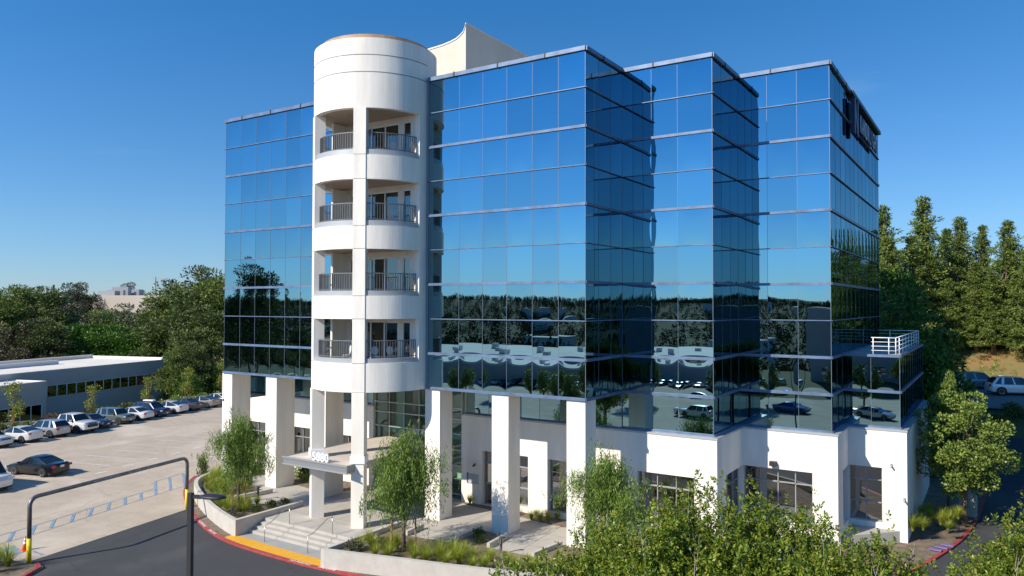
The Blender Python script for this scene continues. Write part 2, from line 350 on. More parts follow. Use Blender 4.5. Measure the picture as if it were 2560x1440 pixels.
tag(st.build('steps', m_tread), 'four broad pale concrete steps up to the entrance plaza', 'steps')
# saw cuts in the plaza
sj = MB()
for x0, y0, x1, y1 in [(-17.9, -3.2, -11, -3.6), (-11, -3.6, -9.4, 3.8), (-14.5, -5, -14.3, 3.5), (-24.6, -.5, -22.9, -4.6), (-9.2, 1.2, -1.3, 1.2), (-9.3, -1.6, -6.5, -1.8), (-8, 3.8, -7.6, -1.7), (-3, 2.7, -2.7, -2.2), (-4.2, -1, -1.4, -.9), (-18, .8, -9.4, .8)]:
    d = Vector((x1-x0, y1-y0, 0)).normalized(); n_ = Vector((-d.y, d.x, 0))*.012
    sj.add([(x0-n_.x, y0-n_.y, .003), (x1-n_.x, y1-n_.y, .003), (x1+n_.x, y1+n_.y, .003), (x0+n_.x, y0+n_.y, .003)], [(0, 1, 2, 3)])
tag(sj.build('paving_joints', mat('joint', (.14, .13, .12), .9)), kind='structure')
# planter walls
pw = thing('planter_wall', 'curved pale concrete planter wall left of the steps', 'wall')
ribbon(MB(), smooth_pts([(-30.4, .3), (-29.3, -1.9), (-26.9, -3.6), (-23.3, -5.3), (-20.7, -6.3), (-18.6, -6.95)], 4), 0, .25, -.66, .3).build('curved_wall', m_conc, pw)
MB().box(-18.6, -18.35, -6.95, -2.0, -.66, .296).build('stair_side_wall', m_conc, pw)
pw = thing('planter_wall', 'long pale concrete planter wall right of the steps below the grasses', 'wall')
ribbon(MB(), smooth_pts([(-10.4, -7.85), (-6.4, -6.85), (-2.4, -5.85), (1.6, -4.5), (6.6, -1.6), (9.6, 2)], 4), 0, .25, -.66, .3).build('curved_wall', m_conc, pw)
MB().box(-10.66, -10.41, -7.8, -2.0, -.66, .296).build('stair_side_wall', m_conc, pw)
for i, (a, b_, lb) in enumerate([((-23.2, -4.6), (-22.6, -.9), 'low concrete edging at the left end of the plaza paving'), ((-9.2, -1.75), (-9.1, -3.2), 'short concrete edging beside the staked tree right of the steps'), ((-6.35, -.2), (-6.25, -2.9), 'low concrete edging left of the gravel bed in front of the middle pillar'), ((-4.4, -.5), (-4.25, -2.5), 'low concrete edging right of the gravel bed in front of the middle pillar'), ((-1.6, -2.5), (-1.3, -.2), 'low concrete edging beside the gravel strip near the right pillar')]):
    d = (Vector(b_)-Vector(a)); L = d.length; d.normalize()
    tag(MB().obox(((a[0]+b_[0])/2, (a[1]+b_[1])/2, .13), (d.x, d.y, 0), (-d.y, d.x, 0), (0, 0, 1), L/2, .09, .14).build('concrete_edging', m_conc), lb, 'edging')
beds = MB()
for poly in ([(-30, 3.5), (-30.2, .6), (-29.1, -1.6), (-26.8, -3.2), (-23.2, -4.85), (-20.7, -5.85), (-18.65, -6.5), (-18.65, -2.9), (-20.6, -3.1), (-23.3, -4.6), (-22.7, -1), (-24.6, -.7), (-28, -.3), (-28, 3.4)],
             [(-24.6, 3.9), (-24.3, 1.7), (-20, .9), (-18.9, 2.2), (-18.9, 3.9)],
             [(-10.38, -7.4), (-6.5, -6.5), (-2.4, -5.5), (1.5, -4.15), (6.2, -1.2), (9, 2.6), (9, 3.9), (1, 3.9), (.6, .2), (-1.3, -.2), (-1.5, -2.45), (-4.2, -2.5), (-4.4, -.5), (-6.3, -.2), (-6.25, -2.9), (-9.0, -3.2), (-9.2, -1.75), (-10.4, -2.0)],
             [(-10.5, 4.0), (-10.4, 3.75), (-2, 2.65), (-.2, 2.6), (0, 4.0)], [(-3, 3.6), (-2.8, 3.9), (-2, 3.9), (-2, 3.6)]):
    beds.prism(poly, -.1, .045)
tag(beds.build('planting_bed', m_soil), kind='structure')
# handrails
rproto = thing('stair_handrail', 'slim steel handrail on the left half of the steps', 'handrail', (-16.2, -6.7, -.6), 0, 'handrails on the entrance steps')
rp_ = [(0, 0, 0), (0, 0, .92), (0, .35, .92), (.12, 1.25, 1.48), (.14, 1.6, 1.52), (.14, 1.6, .6)]
MB().tube([(0, 0, .9), (0.02, .3, .92), (.12, 1.25, 1.5), (.14, 1.6, 1.52)], .021, 8).build('rail', m_steel, rproto, True)
for p, z0, z1 in (((0, 0), 0, .91), ((.14, 1.6), .6, 1.53)): MB().tube([(p[0], p[1], z0), (p[0], p[1], z1)], .021, 8).build('post', m_steel, rproto, True)
rc = copy_tree(rproto); rc.location = (-12.8, -6.7, -.6); rc['label'] = 'slim steel handrail on the right half of the steps'

# ------------------------------------------------------------------ main building
bld = thing('office_building', 'seven storey blue mirror glass office block with white round balcony tower', 'building')
ZT = 25.55
fcount = [0]
rest = MB()
def curtain(p0, d, n_, cols, k0, k1, label, indiv=False, zt=ZT, wide=(0, 2, 4, 6, 8, 9, 10), wob=1.0, flip_first=False):
    d = Vector(d); n_ = Vector(n_); p0 = Vector(p0)
    fr = MB(); L = cols[-1]
    for c in cols:
        fr.obox(p0+d*c+Vector((0, 0, zt-(k0+k1)))+n_*.012, d, Vector((0, 0, 1)), n_, .0065, (k1-k0)-.02, .003)
    fo = fr.build('curtain_wall', m_mull, bld)
    for k in range(k0, k1+1):
        z = zt-2*k; h = .072 if k in wide else .022
        if k == 0: h = .11
        MB().obox(p0+d*(L/2)+Vector((0, 0, z))+n_*.03, d, Vector((0, 0, 1)), n_, L/2+.045, h, .06 if k else .10).build('metal_band', m_alu, fo)
    if k0 == 0:
        nb = MB(); c = cols[0]+1.9
        while c < L-.5:
            nb.obox(p0+d*c+Vector((0, 0, zt+.01))+n_*.06, d, Vector((0, 0, 1)), n_, .035, .135, .1); c += 3.0
        nb.build('coping_clip', m_dark, fo)
    N = 9; a = np.linspace(-1, 1, N); A, B = np.meshgrid(a, a)
    for i in range(len(cols)-1):
        for k in range(k0, k1):
            w_ = (cols[i+1]-cols[i])/2; cc = (cols[i+1]+cols[i])/2; zc = zt-2*k-1
            bl = (.0065+.0045*rnd.random())*wob*(1 if k % 2 == 0 else .12); tx = rnd.uniform(-.002, .002); tz = rnd.uniform(-.0016, .0016)
            hgt = bl*(1-np.abs(A)**3.2)*(1-np.abs(B)**2.6)+A*tx*w_+B*tz
            base = p0+d*cc+Vector((0, 0, zc))+n_*.004
            v = [tuple(base+d*(float(A[r, q])*w_)+Vector((0, 0, float(B[r, q])))+n_*float(hgt[r, q])) for r in range(N) for q in range(N)]
            rev = d.cross(Vector((0, 0, 1))).dot(n_) < 0
            f = [(r*N+q, r*N+q+1, (r+1)*N+q+1, (r+1)*N+q) for r in range(N-1) for q in range(N-1)]
            if rev: f = [x[::-1] for x in f]
            if indiv and fcount[0] < 100:
                m_ = MB(); m_.add(v, f); m_.build('window_pane', m_glass, fo, True); fcount[0] += 1
            else: rest.add(v, f)
    return fo
DN = (0, -1, 0); DR = (1, 0, 0)
curtain((-10.24, 0, 0), DR, DN, [0, 2.22, 3.85, 5.45, 7.08, 8.67, 10.24], 0, 9, 'A', True)
curtain((0, 4.51, 0), DR, DN, [0, 1.75, 3.24, 5.14], 0, 10, 'D', True)
curtain((5.14, 9.13, 0), DR, DN, [0, 1.65, 3.27, 4.96], 0, 10, 'E', True)
curtain((-28.95, 0, 0), DR, DN, [0, 1.72, 3.31, 4.87, 6.38, 7.86, 9.35, 11.05], 0, 9, 'L')
curtain((0, 0, 0), (0, 1, 0), (1, 0, 0), [0, 1.5, 3.0, 4.51], 0, 9, 'As', wob=.8)
curtain((5.14, 4.51, 0), (0, 1, 0), (1, 0, 0), [0, 1.55, 3.1, 4.62], 0, 10, 'Ds', wob=.8)
curtain((10.1, 9.13, 0), (0, 1, 0), (1, 0, 0), [0]+[1.675*i for i in range(1, 13)], 0, 10, 'Es', wob=1.1)
curtain((-28.95, 0, 0), (0, 1, 0), (-1, 0, 0), [1.62*i for i in range(0, 19)], 0, 10, 'Ls')
curtain((-28.95, 29.2, 0), DR, (0, 1, 0), [1.627*i for i in range(0, 25)], 0, 10, 'B')
curtain((10.1, 12.54, 0), DR, DN, [0, 1.5, 2.95], 8, 10, 'G', wide=(8, 9, 10))
curtain((13.05, 12.54, 0), (0, 1, 0), (1, 0, 0), [1.51*i for i in range(0, 11)], 8, 10, 'Gs', wide=(8, 9, 10))
# clerestory glass under the soffits
curtain((-10.7, 4.45, 0), DR, DN, [0, 1.7, 3.6, 5.35, 7.1, 8.9, 10.68], 9, 10, 'C', wide=(), wob=.6)
curtain((-33.5, 4.45, 0), DR, DN, [0, 2.1, 4.6, 6.7, 8.8, 10.8, 12.8, 14.9], 9, 10, 'C2', wide=(), wob=.6)
gp = rest.build('window_pane', m_glass, bld, True); gp['kind'] = 'stuff'
foot = [(-28.9, .05), (-.05, .05), (-.05, 4.56), (5.09, 4.56), (5.09, 9.18), (10.05, 9.18), (10.05, 29.15), (-28.9, 29.15)]
MB().prism(foot, 24.9, 25.25).build('roof', m_roof, bld)
MB().prism([(-28.9, .02), (-.03, .02), (-.03, 4.5), (-28.9, 4.5)], 7.46, 7.54).build('soffit', m_stucco2, bld)
MB().box(10.1, 13.0, 12.6, 27.6, 9.3, 9.52).build('terrace_floor', m_roof, bld)
tr = MB(); ms_ = []
for z in (.28, .52, .76, 1.0):
    rz_ = .018 if z < 1 else .03
    tr.tube([(11.6, 12.75, 9.55+z), (12.85, 12.75, 9.55+z)], rz_, 6); tr.tube([(12.85, 12.75, 9.55+z), (12.85, 27.4, 9.55+z)], rz_, 6); tr.tube([(12.85, 27.4, 9.55+z), (10.2, 27.4, 9.55+z)], rz_, 6)
for y in np.linspace(12.75, 27.4, 9): tr.tube([(12.85, y, 9.5), (12.85, y, 10.57)], .03, 6)
for x in (11.7, 12.5, 11.0): tr.tube([(x, 27.4 if x < 11.5 else 12.75, 9.5), (x, 27.4 if x < 11.5 else 12.75, 10.57)], .03, 6)
tr.build('terrace_railing', m_white, bld, True)
MB().box(-10.44, -10.26, -.02, .6, 7.5, 25.6).build('corner_panel', m_mull, bld)
# lower walls with openings
def wall_open(p0, d, n_, L, z0, z1, ops, m, t=.32, name='wall'):
    d = Vector(d); n_ = Vector(n_); p0 = Vector(p0); b = MB()
    xs = sorted({0, L}|{o[0] for o in ops}|{o[1] for o in ops}); zs = sorted({z0, z1}|{o[2] for o in ops}|{o[3] for o in ops})
    def P_(s_, z, e): return p0+d*s_+Vector((0, 0, z))-n_*e
    for i in range(len(xs)-1):
        for j in range(len(zs)-1):
            cx, cz = (xs[i]+xs[i+1])/2, (zs[j]+zs[j+1])/2
            if any(o[0] < cx < o[1] and o[2] < cz < o[3] for o in ops): continue
            b.add([P_(xs[i], zs[j], 0), P_(xs[i+1], zs[j], 0), P_(xs[i+1], zs[j+1], 0), P_(xs[i], zs[j+1], 0)], [(0, 1, 2, 3)])
    for s0, s1, a, c in ops:
        for q in (((s0, a), (s0, c)), ((s0, c), (s1, c)), ((s1, c), (s1, a)), ((s1, a), (s0, a))):
            b.add([P_(*q[0], 0), P_(*q[1], 0), P_(*q[1], t+.06), P_(*q[0], t+.06)], [(0, 1, 2, 3)])
    o = b.build(name, m, bld)
    for s0, s1, a, c in ops:
        fb = MB(); wd = s1-s0; nv = max(1, round(wd/1.0)); hh = c-a
        f_ = lambda sc, zc, hs_, hz: fb.obox(P_(sc, zc, t-.03), d, Vector((0, 0, 1)), n_, hs_, hz, .035)
        for q in range(nv+1): f_(s0+wd*q/nv if 0 < q < nv else (s0+.03 if q == 0 else s1-.03), (a+c)/2, .028, hh/2-.002)
        for zc in ([c-.03, a+.04]+([c-.75] if hh > 1.2 else [])+([c-2.0] if hh > 3 and wd < 2 else [])): f_((s0+s1)/2, zc, wd/2-.004, .027)
        wf = fb.build('window', m_wframe, bld)
        MB().add([P_(s0, a, t), P_(s1, a, t), P_(s1, c, t), P_(s0, c, t)], [(0, 1, 2, 3)]).build('pane', m_dkglass, wf)
    return o
WZ = 5.42
wall_open((-10.65, 4.1, 0), DR, DN, 16.1, 0, WZ, [(1.38, 2.9, .02, 3.35), (3.3, 4.72, .3, 3.35), (6.06, 8.3, .3, 3.35), (11.7, 14.88, .5, 3.35)], m_stucco)
wall_open((5.45, 4.1, 0), (0, 1, 0), (1, 0, 0), 4.65, -.65, WZ, [(1.57, 4.64, .5, 3.35)], m_stucco)
wall_open((5.45, 8.75, 0), DR, DN, 5.0, -.65, WZ, [(.01, 3.72, .5, 3.35)], m_stucco)
wall_open((10.45, 8.75, 0), (0, 1, 0), (1, 0, 0), 3.45, -.65, WZ, [(1.6, 3.44, .3, 3.35)], m_stucco)
wall_open((10.45, 12.2, 0), DR, DN, 2.95, -.65, WZ, [(.01, 1.71, .3, 3.35)], m_stucco)
wall_open((13.4, 12.2, 0), (0, 1, 0), (1, 0, 0), 16, -.65, WZ, [], m_stucco)
wall_open((-33.5, 4.1, 0), DR, DN, 14.94, 0, WZ, [(1.75, 4.05, .4, 3.35), (6.9, 8.95, .4, 3.35), (9.8, 11.0, .4, 3.35), (11.6, 13.5, .4, 3.2)], m_stucco)
MB().box(-33.5, -28.9, 4.5, 29, 7.5, 7.7).build('side_roof', m_roof, bld)
wall_open((-33.5, 29, 0), (0, -1, 0), (-1, 0, 0), 24.9, 0, WZ, [], m_stucco)
MB().box(-18.56, -18.36, 4.1, 9, 0, WZ).box(-10.85, -10.65, 4.1, 9, 0, WZ).build('wall_return', m_stucco, bld)
lg = MB()
for (x0, x1, y0, y1) in ((-10.68, 5.10, 4.06, 4.5), (5.10, 5.49, 4.06, 8.71), (5.10, 10.10, 8.71, 9.1), (10.10, 10.49, 8.71, 12.16), (10.10, 13.05, 12.16, 12.5), (13.05, 13.44, 12.16, 28.2), (-33.55, -18.34, 4.06, 4.42)):
    lg.box(x0, x1, y0, y1, WZ, WZ+.10)
lg.build('ledge', m_ledge, bld)
# pillars
pill = None
for x1 in (0, -4.68, -9.38, -18.66, -23.36, -28.05):
    d_ = 1.2 if x1 > -12 else 1.6
    MB().box(x1-(1.08 if x1 else 1.1), x1-(.02 if x1 == 0 else 0), .02, d_, 0, 7.455).build('pillar', m_stucco, bld)
# lobby glass and interior
gl = MB(); gz_ = [0, .35, 2.15, 3.12, 4.13, 5.08, 5.75, 7.46]
for x in (-18.3, -17.0, -15.7, -14.4, -13.1, -11.9, -10.9): gl.box(x-.025, x+.025, 4.2, 4.3, 0, 7.45)
for z in gz_[:-1]: gl.box(-18.35, -10.86, 4.18, 4.28, z-.035+.04, z+.035+.04)
lf = gl.build('lobby_window', mat('lobby frame', (.46, .48, .47), .4, .6), bld)
MB().add([(-18.35, 4.32, 0), (-10.86, 4.32, 0), (-10.86, 4.32, 7.45), (-18.35, 4.32, 7.45)], [(0, 1, 2, 3)]).build('pane', m_green, lf)
li = MB(); li.box(-19, -10, 9.2, 9.3, 0, 7.45); li.box(-18.36, -10.9, 4.4, 9.2, 7.36, 7.44); li.box(-18.6, -18.5, 4.2, 9.2, 5.4, 7.45); li.box(-10.8, -10.7, 4.4, 9.2, 5.4, 7.45)
li.box(-17.6, -16.9, 5.6, 6.4, 0, 7.36); li.box(-14.2, -13.7, 5.6, 6.2, 0, 7.36); li.box(-12.6, -11.9, 6.6, 7.2, 0, 7.36)
li.box(-18.3, -11, 5.2, 9.2, 3.6, 3.9)
li.build('lobby_interior', m_inner, bld)
# ------------------------------------------------------------------ balcony tower
TX, TY, TR = -14.06, -.39, 3.66
tw = MB()
bands = [(7.48, 9.1), (11.57, 12.87), (15.5, 16.8), (19.42, 20.8), (23.43, 27.4)]
for z0, z1 in bands: tw.arc(TX, TY, TR-.35, TR, -97, 97, z0, z1, 64)
for z0, z1 in ((9.1, 11.57), (12.87, 15.5), (16.8, 19.42), (20.8, 23.43)):
    for a0, a1 in ((23.5, 34.4), (86, 97), (-97, -90), (-39.5, -28.3)): tw.arc(TX, TY, TR-.35, TR, a0, a1, z0, z1, 4)
tw.arc(TX, TY, TR-.35, TR, 97, 180, 25.3, 27.4, 20); tw.arc(TX, TY, TR-.35, TR, -180, -97, 25.3, 27.4, 20)
tower = tw.build('round_tower', m_towerst, bld)
for p in tower.data.polygons:
    if abs(p.normal.z) < .1: p.use_smooth = False
def col_dir(a): return Vector((math.sin(R(a)), -math.cos(R(a)), 0))
tc_ = MB(); cols_ = MB()
for a in (28.9, -33.9):
    n_ = col_dir(a); t_ = Vector((-n_.y, n_.x, 0)); c = Vector((TX, TY, 0))+n_*(TR-.28)
    tc_.obox(c+Vector((0, 0, 15.46)), t_, Vector((0, 0, 1)), n_, .355, 7.98, .31)
    MB().obox(c+Vector((0, 0, 3.74)), t_, Vector((0, 0, 1)), n_, .355, 3.74, .36).build('column', m_stucco, bld)
    MB().obox(c+Vector((0, 0, 3.76)), t_, Vector((0, 0, 1)), n_, .42, .2, .42).build('column_collar', m_white, bld)
tc_.build('pilaster', m_towerst, tower)
m_gv = mat('groove shade', (.22, .19, .17), .9)
for z in (25.46, 26.43): MB().arc(TX, TY, TR-.01, TR+.006, -97, 97, z-.022, z+.022, 64).build('groove', m_gv, tower)
for z0, z1 in bands[:4]:
    for a in (28.9, -33.9):
        n_ = col_dir(a); t_ = Vector((-n_.y, n_.x, 0)); c = Vector((TX, TY, 0))+n_*(TR+.03)
        for zz in (z0+.01, z1+.0): MB().obox(c+Vector((0, 0, zz)), t_, Vector((0, 0, 1)), n_, .352, .012, .006).build('groove', m_gv, tower)
MB().arc(TX, TY, TR-.62, TR-.36, -180, 180, 27.0, 27.72, 64).build('roof_ring', m_tan, tower)
MB().prism([(TX+3.1*math.sin(R(a)), TY-3.1*math.cos(R(a))) for a in range(0, 360, 12)], 26.8, 27.2).build('tower_roof', m_roof, tower)
chair_n = 0
for fi, (zf, zc) in enumerate(((9.0, 11.57), (12.8, 15.5), (16.75, 19.42), (20.75, 23.43))):
    MB().prism([(TX+3.32*math.sin(R(a)), TY-3.32*math.cos(R(a))) for a in range(-97, 98, 8)]+[(-10.5, 2.2), (-17.6, 2.2)], zf-.15, zf).build('balcony_floor', m_land, tower)
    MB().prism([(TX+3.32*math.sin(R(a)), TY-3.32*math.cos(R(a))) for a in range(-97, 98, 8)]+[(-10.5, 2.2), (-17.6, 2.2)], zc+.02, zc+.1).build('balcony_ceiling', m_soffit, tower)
    # back wall with sliding doors
    bw = MB(); dz = zf+2.38; YW = -.6
    bw.box(-17.4, -10.75, YW, YW+.2, dz, zc+.02); bw.box(-16.42, -16.0, YW, YW+.2, zf, dz); bw.box(-12.05, -11.72, YW, YW+.2, zf, dz); bw.box(-11.1, -10.75, YW, YW+.2, zf, dz)
    bw.box(-16.42, -16.27, -1.75, YW, zf, zc)
    bw.build('balcony_wall', m_stucco, tower)
    df = MB()
    for x in (-16.98, -16.45, -15.96, -14.9, -14.25, -13.15, -12.08, -11.69, -11.12): df.box(x-.035, x+.035, YW+.03, YW+.12, zf, dz)
    df.box(-15.96, -12.08, YW+.03, YW+.11, dz-.07, dz); df.box(-11.69, -11.12, YW+.03, YW+.11, dz-.07, dz)
    dfo = df.build('balcony_door', m_white, tower)
    MB().add([(-17.3, YW+.09, zf), (-10.75, YW+.09, zf), (-10.75, YW+.09, dz), (-17.3, YW+.09, dz)], [(0, 1, 2, 3)]).build('door_glass', m_door, tower)
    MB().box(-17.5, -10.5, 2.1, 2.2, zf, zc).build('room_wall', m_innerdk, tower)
    rl = MB()
    for a0, a1 in ((-28, 23.5), (34.4, 86), (-90, -39.5)):
        rl.arc(TX, TY, 3.36, 3.42, a0, a1, zf+1.32, zf+1.37, 16); rl.arc(TX, TY, 3.37, 3.41, a0, a1, zf+.42, zf+.46, 16)
        nb_ = int((a1-a0)/2.5)
        for q in range(nb_+1):
            a = a0+(a1-a0)*q/nb_; rl.arc(TX, TY, 3.365, 3.415, a-.2, a+.2, zf+.3, zf+1.33, 1)
    rl.build('balcony_railing', mat('railing grey', (.17, .175, .18), .5, .3), tower)
    si = MB()
    for a0, a1 in ((-28, 23.5), (34.4, 86), (-90, -39.5)):
        si.arc(TX, TY, 3.22, 3.6, a0, a1, zf+.0, zf+.36, 14)
    si.build('balcony_sill', m_ledge, tower)
def make_chair():
    t = thing('balcony_chair', 'white oval backed chair behind the right railing of the lowest balcony', 'chair', (0, 0, 0), 0, 'chairs on the tower balconies')
    m = mat('chair white', (.70, .70, .70), .4); b = MB()
    b.prism([(.22*math.cos(a/8*math.pi), .21*math.sin(a/8*math.pi)) for a in range(16)], .43, .46); b.build('seat', m, t)
    ring_ = [(.20*math.cos(a/8*math.pi), .21+.03*math.sin(a/8*math.pi), .74+.24*math.sin(a/8*math.pi)) for a in range(17)]
    MB().tube(ring_, .018, 6, False).add([(x*.92, y, .74+(z-.74)*.92) for x, y, z in ring_[:16]], [tuple(range(16))]).build('backrest', m, t)
    for sx in (-1, 1):
        for sy in (-1, 1): MB().tube([(sx*.17, sy*.16, .44), (sx*.20, sy*.2, 0)], [.018, .012], 6).build('leg', m, t)
    return t
chair0 = make_chair()
for i_, (x, y, z, rz, lb) in enumerate([(-12.15, -2.35, 9.0, 60, None), (-14.3, -2.5, 9.0, -30, 'white oval backed chair behind the left railing of the lowest balcony'), (-11.75, -1.5, 9.0, 200, 'white chair at the right end of the lowest balcony'), (-14.5, -2.2, 20.75, -20, 'white chair behind the left railing of the top balcony'), (-11.6, -1.5, 20.75, 210, 'white chair at the right end of the top balcony'), (-11.7, -1.5, 16.75, 200, 'white chair at the right end of the second balcony from the top'), (-11.7, -1.5, 12.8, 190, 'white chair at the right end of the third balcony from the top')]):
    c_ = chair0 if i_ == 0 else copy_tree(chair0); c_.location = (x, y, z+.001); c_.rotation_euler = (0, 0, R(rz))
    if lb: c_['label'] = lb
for x, y, z, lb in ((-12.3, -1.6, 20.75, 'dark low table behind the right railing of the top balcony'), (-13.6, -1.7, 9.0, 'dark low table on the lowest balcony between the white chairs')):
    t = thing('balcony_table', lb, 'table', (x, y, z)); MB().prism([(.38*math.cos(a/10*math.pi), .38*math.sin(a/10*math.pi)) for a in range(20)], .68, .71).build('table_top', m_dark, t)
    MB().tube([(0, 0, .03), (0, 0, .68)], .035, 8).build('table_leg', m_dark, t); MB().prism([(.24*math.cos(a/8*math.pi), .24*math.sin(a/8*math.pi)) for a in range(16)], 0, .03).build('table_foot', m_dark, t)
def person():
    t = thing('person', 'person in a pale green shirt seen from behind through the lowest balcony door', 'person', (-12.62, .15, 9.0), R(8))
    J = [(0, 0, .98), (0, .01, 1.2), (0, .02, 1.42), (0, 0, 1.53), (0, -.02, 1.62), (0, -.02, 1.72),
         (-.1, 0, .92), (-.11, .02, .5), (-.12, -.02, .09), (-.12, .1, .04), (.1, 0, .92), (.11, .02, .5), (.12, -.02, .09), (.12, .1, .04),
         (-.19, .02, 1.41), (-.27, .02, 1.14), (-.22, .16, .96), (.19, .02, 1.41), (.27, .02, 1.14), (.22, .16, .96)]
    E_ = [(0, 1), (1, 2), (2, 3), (3, 4), (4, 5), (0, 6), (6, 7), (7, 8), (8, 9), (0, 10), (10, 11), (11, 12), (12, 13), (2, 14), (14, 15), (15, 16), (2, 17), (17, 18), (18, 19)]
    RR = [.14, .135, .13, .055, .085, .075, .09, .062, .042, .04, .09, .062, .042, .04, .062, .045, .032, .062, .045, .032]
    def skin(name, idx, grow, m):
        keep = [e for e in E_ if e[0] in idx and e[1] in idx]; mp = {j: q for q, j in enumerate(idx)}
        me = bpy.data.meshes.new(name); me.from_pydata([J[j] for j in idx], [(mp[a], mp[b_]) for a, b_ in keep], []); o = bpy.data.objects.new(name, me); S.collection.objects.link(o); o.parent = t
        md = o.modifiers.new('skin', 'SKIN'); 
        for q, j in enumerate(idx): me.skin_vertices[0].data[q].radius = (RR[j]+grow, (RR[j]+grow)*(.72 if j < 3 else 1))
        me.skin_vertices[0].data[0].use_root = True; sd = o.modifiers.new('sub', 'SUBSURF'); sd.levels = 2; sd.render_levels = 2; me.materials.append(m); return o
    try:
        skin('body', list(range(20)), 0, mat('skin', (.45, .27, .18), .6)); skin('shirt', [0, 1, 2, 14, 15, 17, 18], .02, mat('pale green shirt', (.50, .58, .50), .8)); skin('trousers', [0, 6, 7, 8, 10, 11, 12], .022, mat('dark trousers', (.03, .03, .04), .8))
    except Exception as ex: print('person', ex)
    MB().tube([(0, -.03, 1.62), (0, -.035, 1.7), (0, -.03, 1.77), (0, -.03, 1.8)], [.09, .1, .075, .02], 12).build('hair', m_black, t, True)
person()
# canopy
cn = thing('entrance_canopy', 'flat concrete entrance canopy with grey metal edge through the tower columns', 'canopy')
MB().box(-17.42, -12.46, -4.25, 4.15, 3.3, 3.5).build('canopy_slab', mat('canopy top', (.55, .49, .42), .9, 0, .08, .8, .2, 40), cn)
fa = MB(); fa.box(-17.5, -12.38, -4.34, -4.252, 3.12, 3.53); fa.box(-17.5, -17.422, -4.25, 4.1, 3.12, 3.53); fa.box(-12.458, -12.38, -4.25, 4.1, 3.12, 3.53); fa.box(-17.42, -12.46, -4.25, 4.1, 3.16, 3.296)
fa.build('metal_fascia', mat('canopy edge', (.30, .31, .32), .45, .5), cn)
fl = MB(); fl.box(-17.56, -12.32, -4.40, -4.345, 3.08, 3.15); fl.box(-17.56, -12.32, -4.40, -4.345, 3.46, 3.55); fl.build('fascia_lip', m_wframe, cn)
tag(text_obj('address_number', '5880', .66, .04, m_white, (-14.55, -4.22, 3.55), (R(90), 0, 0), None, 1, .012), 'white raised numerals 5880 standing on the canopy edge', 'sign')
# penthouse with the swept parapet
prof = [(-12.0, 31.2), (-12.06, 30.9), (-12.2, 30.6), (-12.45, 30.42), (-12.8, 30.24), (-13.3, 30.12), (-14, 30.02), (-15.3, 29.95), (-16.7, 30.02), (-17.4, 30.1)]
pv = [(x, 6.0, z) for x, z in prof]+[(-17.4, 6.0, 25), (-12.0, 6.0, 25)]
pv += [(x, 20.0, z) for x, _, z in pv]; n = len(pv)//2
ph = MB(); ph.add(pv, [tuple(range(n))[::-1]]+[tuple(range(n, 2*n))]+[(i, (i+1) % n, n+(i+1) % n, n+i) for i in range(n)])
ph.build('penthouse', m_stucco2, bld)
pp = MB()
for i in range(len(prof)-1):
    a, c = prof[i], prof[i+1]; pp.add([(a[0]+(.03 if i == 0 else 0), 5.96, a[1]), (c[0], 5.96, c[1]), (c[0], 5.96, c[1]+.10), (a[0]+(.03 if i == 0 else 0), 5.96, a[1]+(.0 if i == 0 else .10)), (a[0], 6.2, a[1]), (c[0], 6.2, c[1]), (c[0], 6.2, c[1]+.10), (a[0], 6.2, a[1]+.10)], [(0, 1, 2, 3), (3, 2, 6, 7), (4, 7, 6, 5)])
pp.box(-12.06, -11.96, 6.0, 20, 31.14, 31.22)
pp.build('parapet_cap', m_parapet, bld)
# rooftop sign on the far right face
sg = thing('rooftop_sign', 'dark rooftop company sign with pale letters on the right glass face', 'sign')
MB().box(10.17, 10.36, 15.6, 28.9, 25.36, 25.60).build('sign_bracket', m_dark, sg)
m_ind = mat('indigo letter side', (.012, .014, .075), .5); m_pale = mat('pale letter face', (.60, .65, .74), .5)
lg_ = MB(); lg_.add([(10.24, 15.5, 22.9), (10.24, 15.95, 22.9), (10.24, 15.95, 24.0), (10.24, 16.7, 22.9), (10.24, 17.1, 22.9), (10.24, 17.1, 25.1), (10.24, 16.65, 25.1), (10.24, 16.65, 23.7), (10.24, 15.95, 25.1), (10.24, 15.5, 25.1)]+[(10.46, 15.5, 22.9), (10.46, 15.95, 22.9), (10.46, 15.95, 24.0), (10.46, 16.7, 22.9), (10.46, 17.1, 22.9), (10.46, 17.1, 25.1), (10.46, 16.65, 25.1), (10.46, 16.65, 23.7), (10.46, 15.95, 25.1), (10.46, 15.5, 25.1)], [(0, 1, 2, 3, 4, 5, 6, 7, 8, 9)[::-1], tuple(range(10, 20))]+[(i, (i+1) % 10, 10+(i+1) % 10, 10+i) for i in range(10)])
lg_.build('logo_mark', m_ind, sg)
for i_, ch in enumerate('KANDRLIGHT'):
    y_ = 18.5+i_*.84; text_obj('sign_letter', ch, 1.6, .05, m_ind, (10.34, y_, 23.5), (R(90), 0, R(90)), sg, .62, .02); text_obj('letter_face', ch, 1.6, .006, m_pale, (10.40, y_, 23.5), (R(90), 0, R(90)), sg, .62)
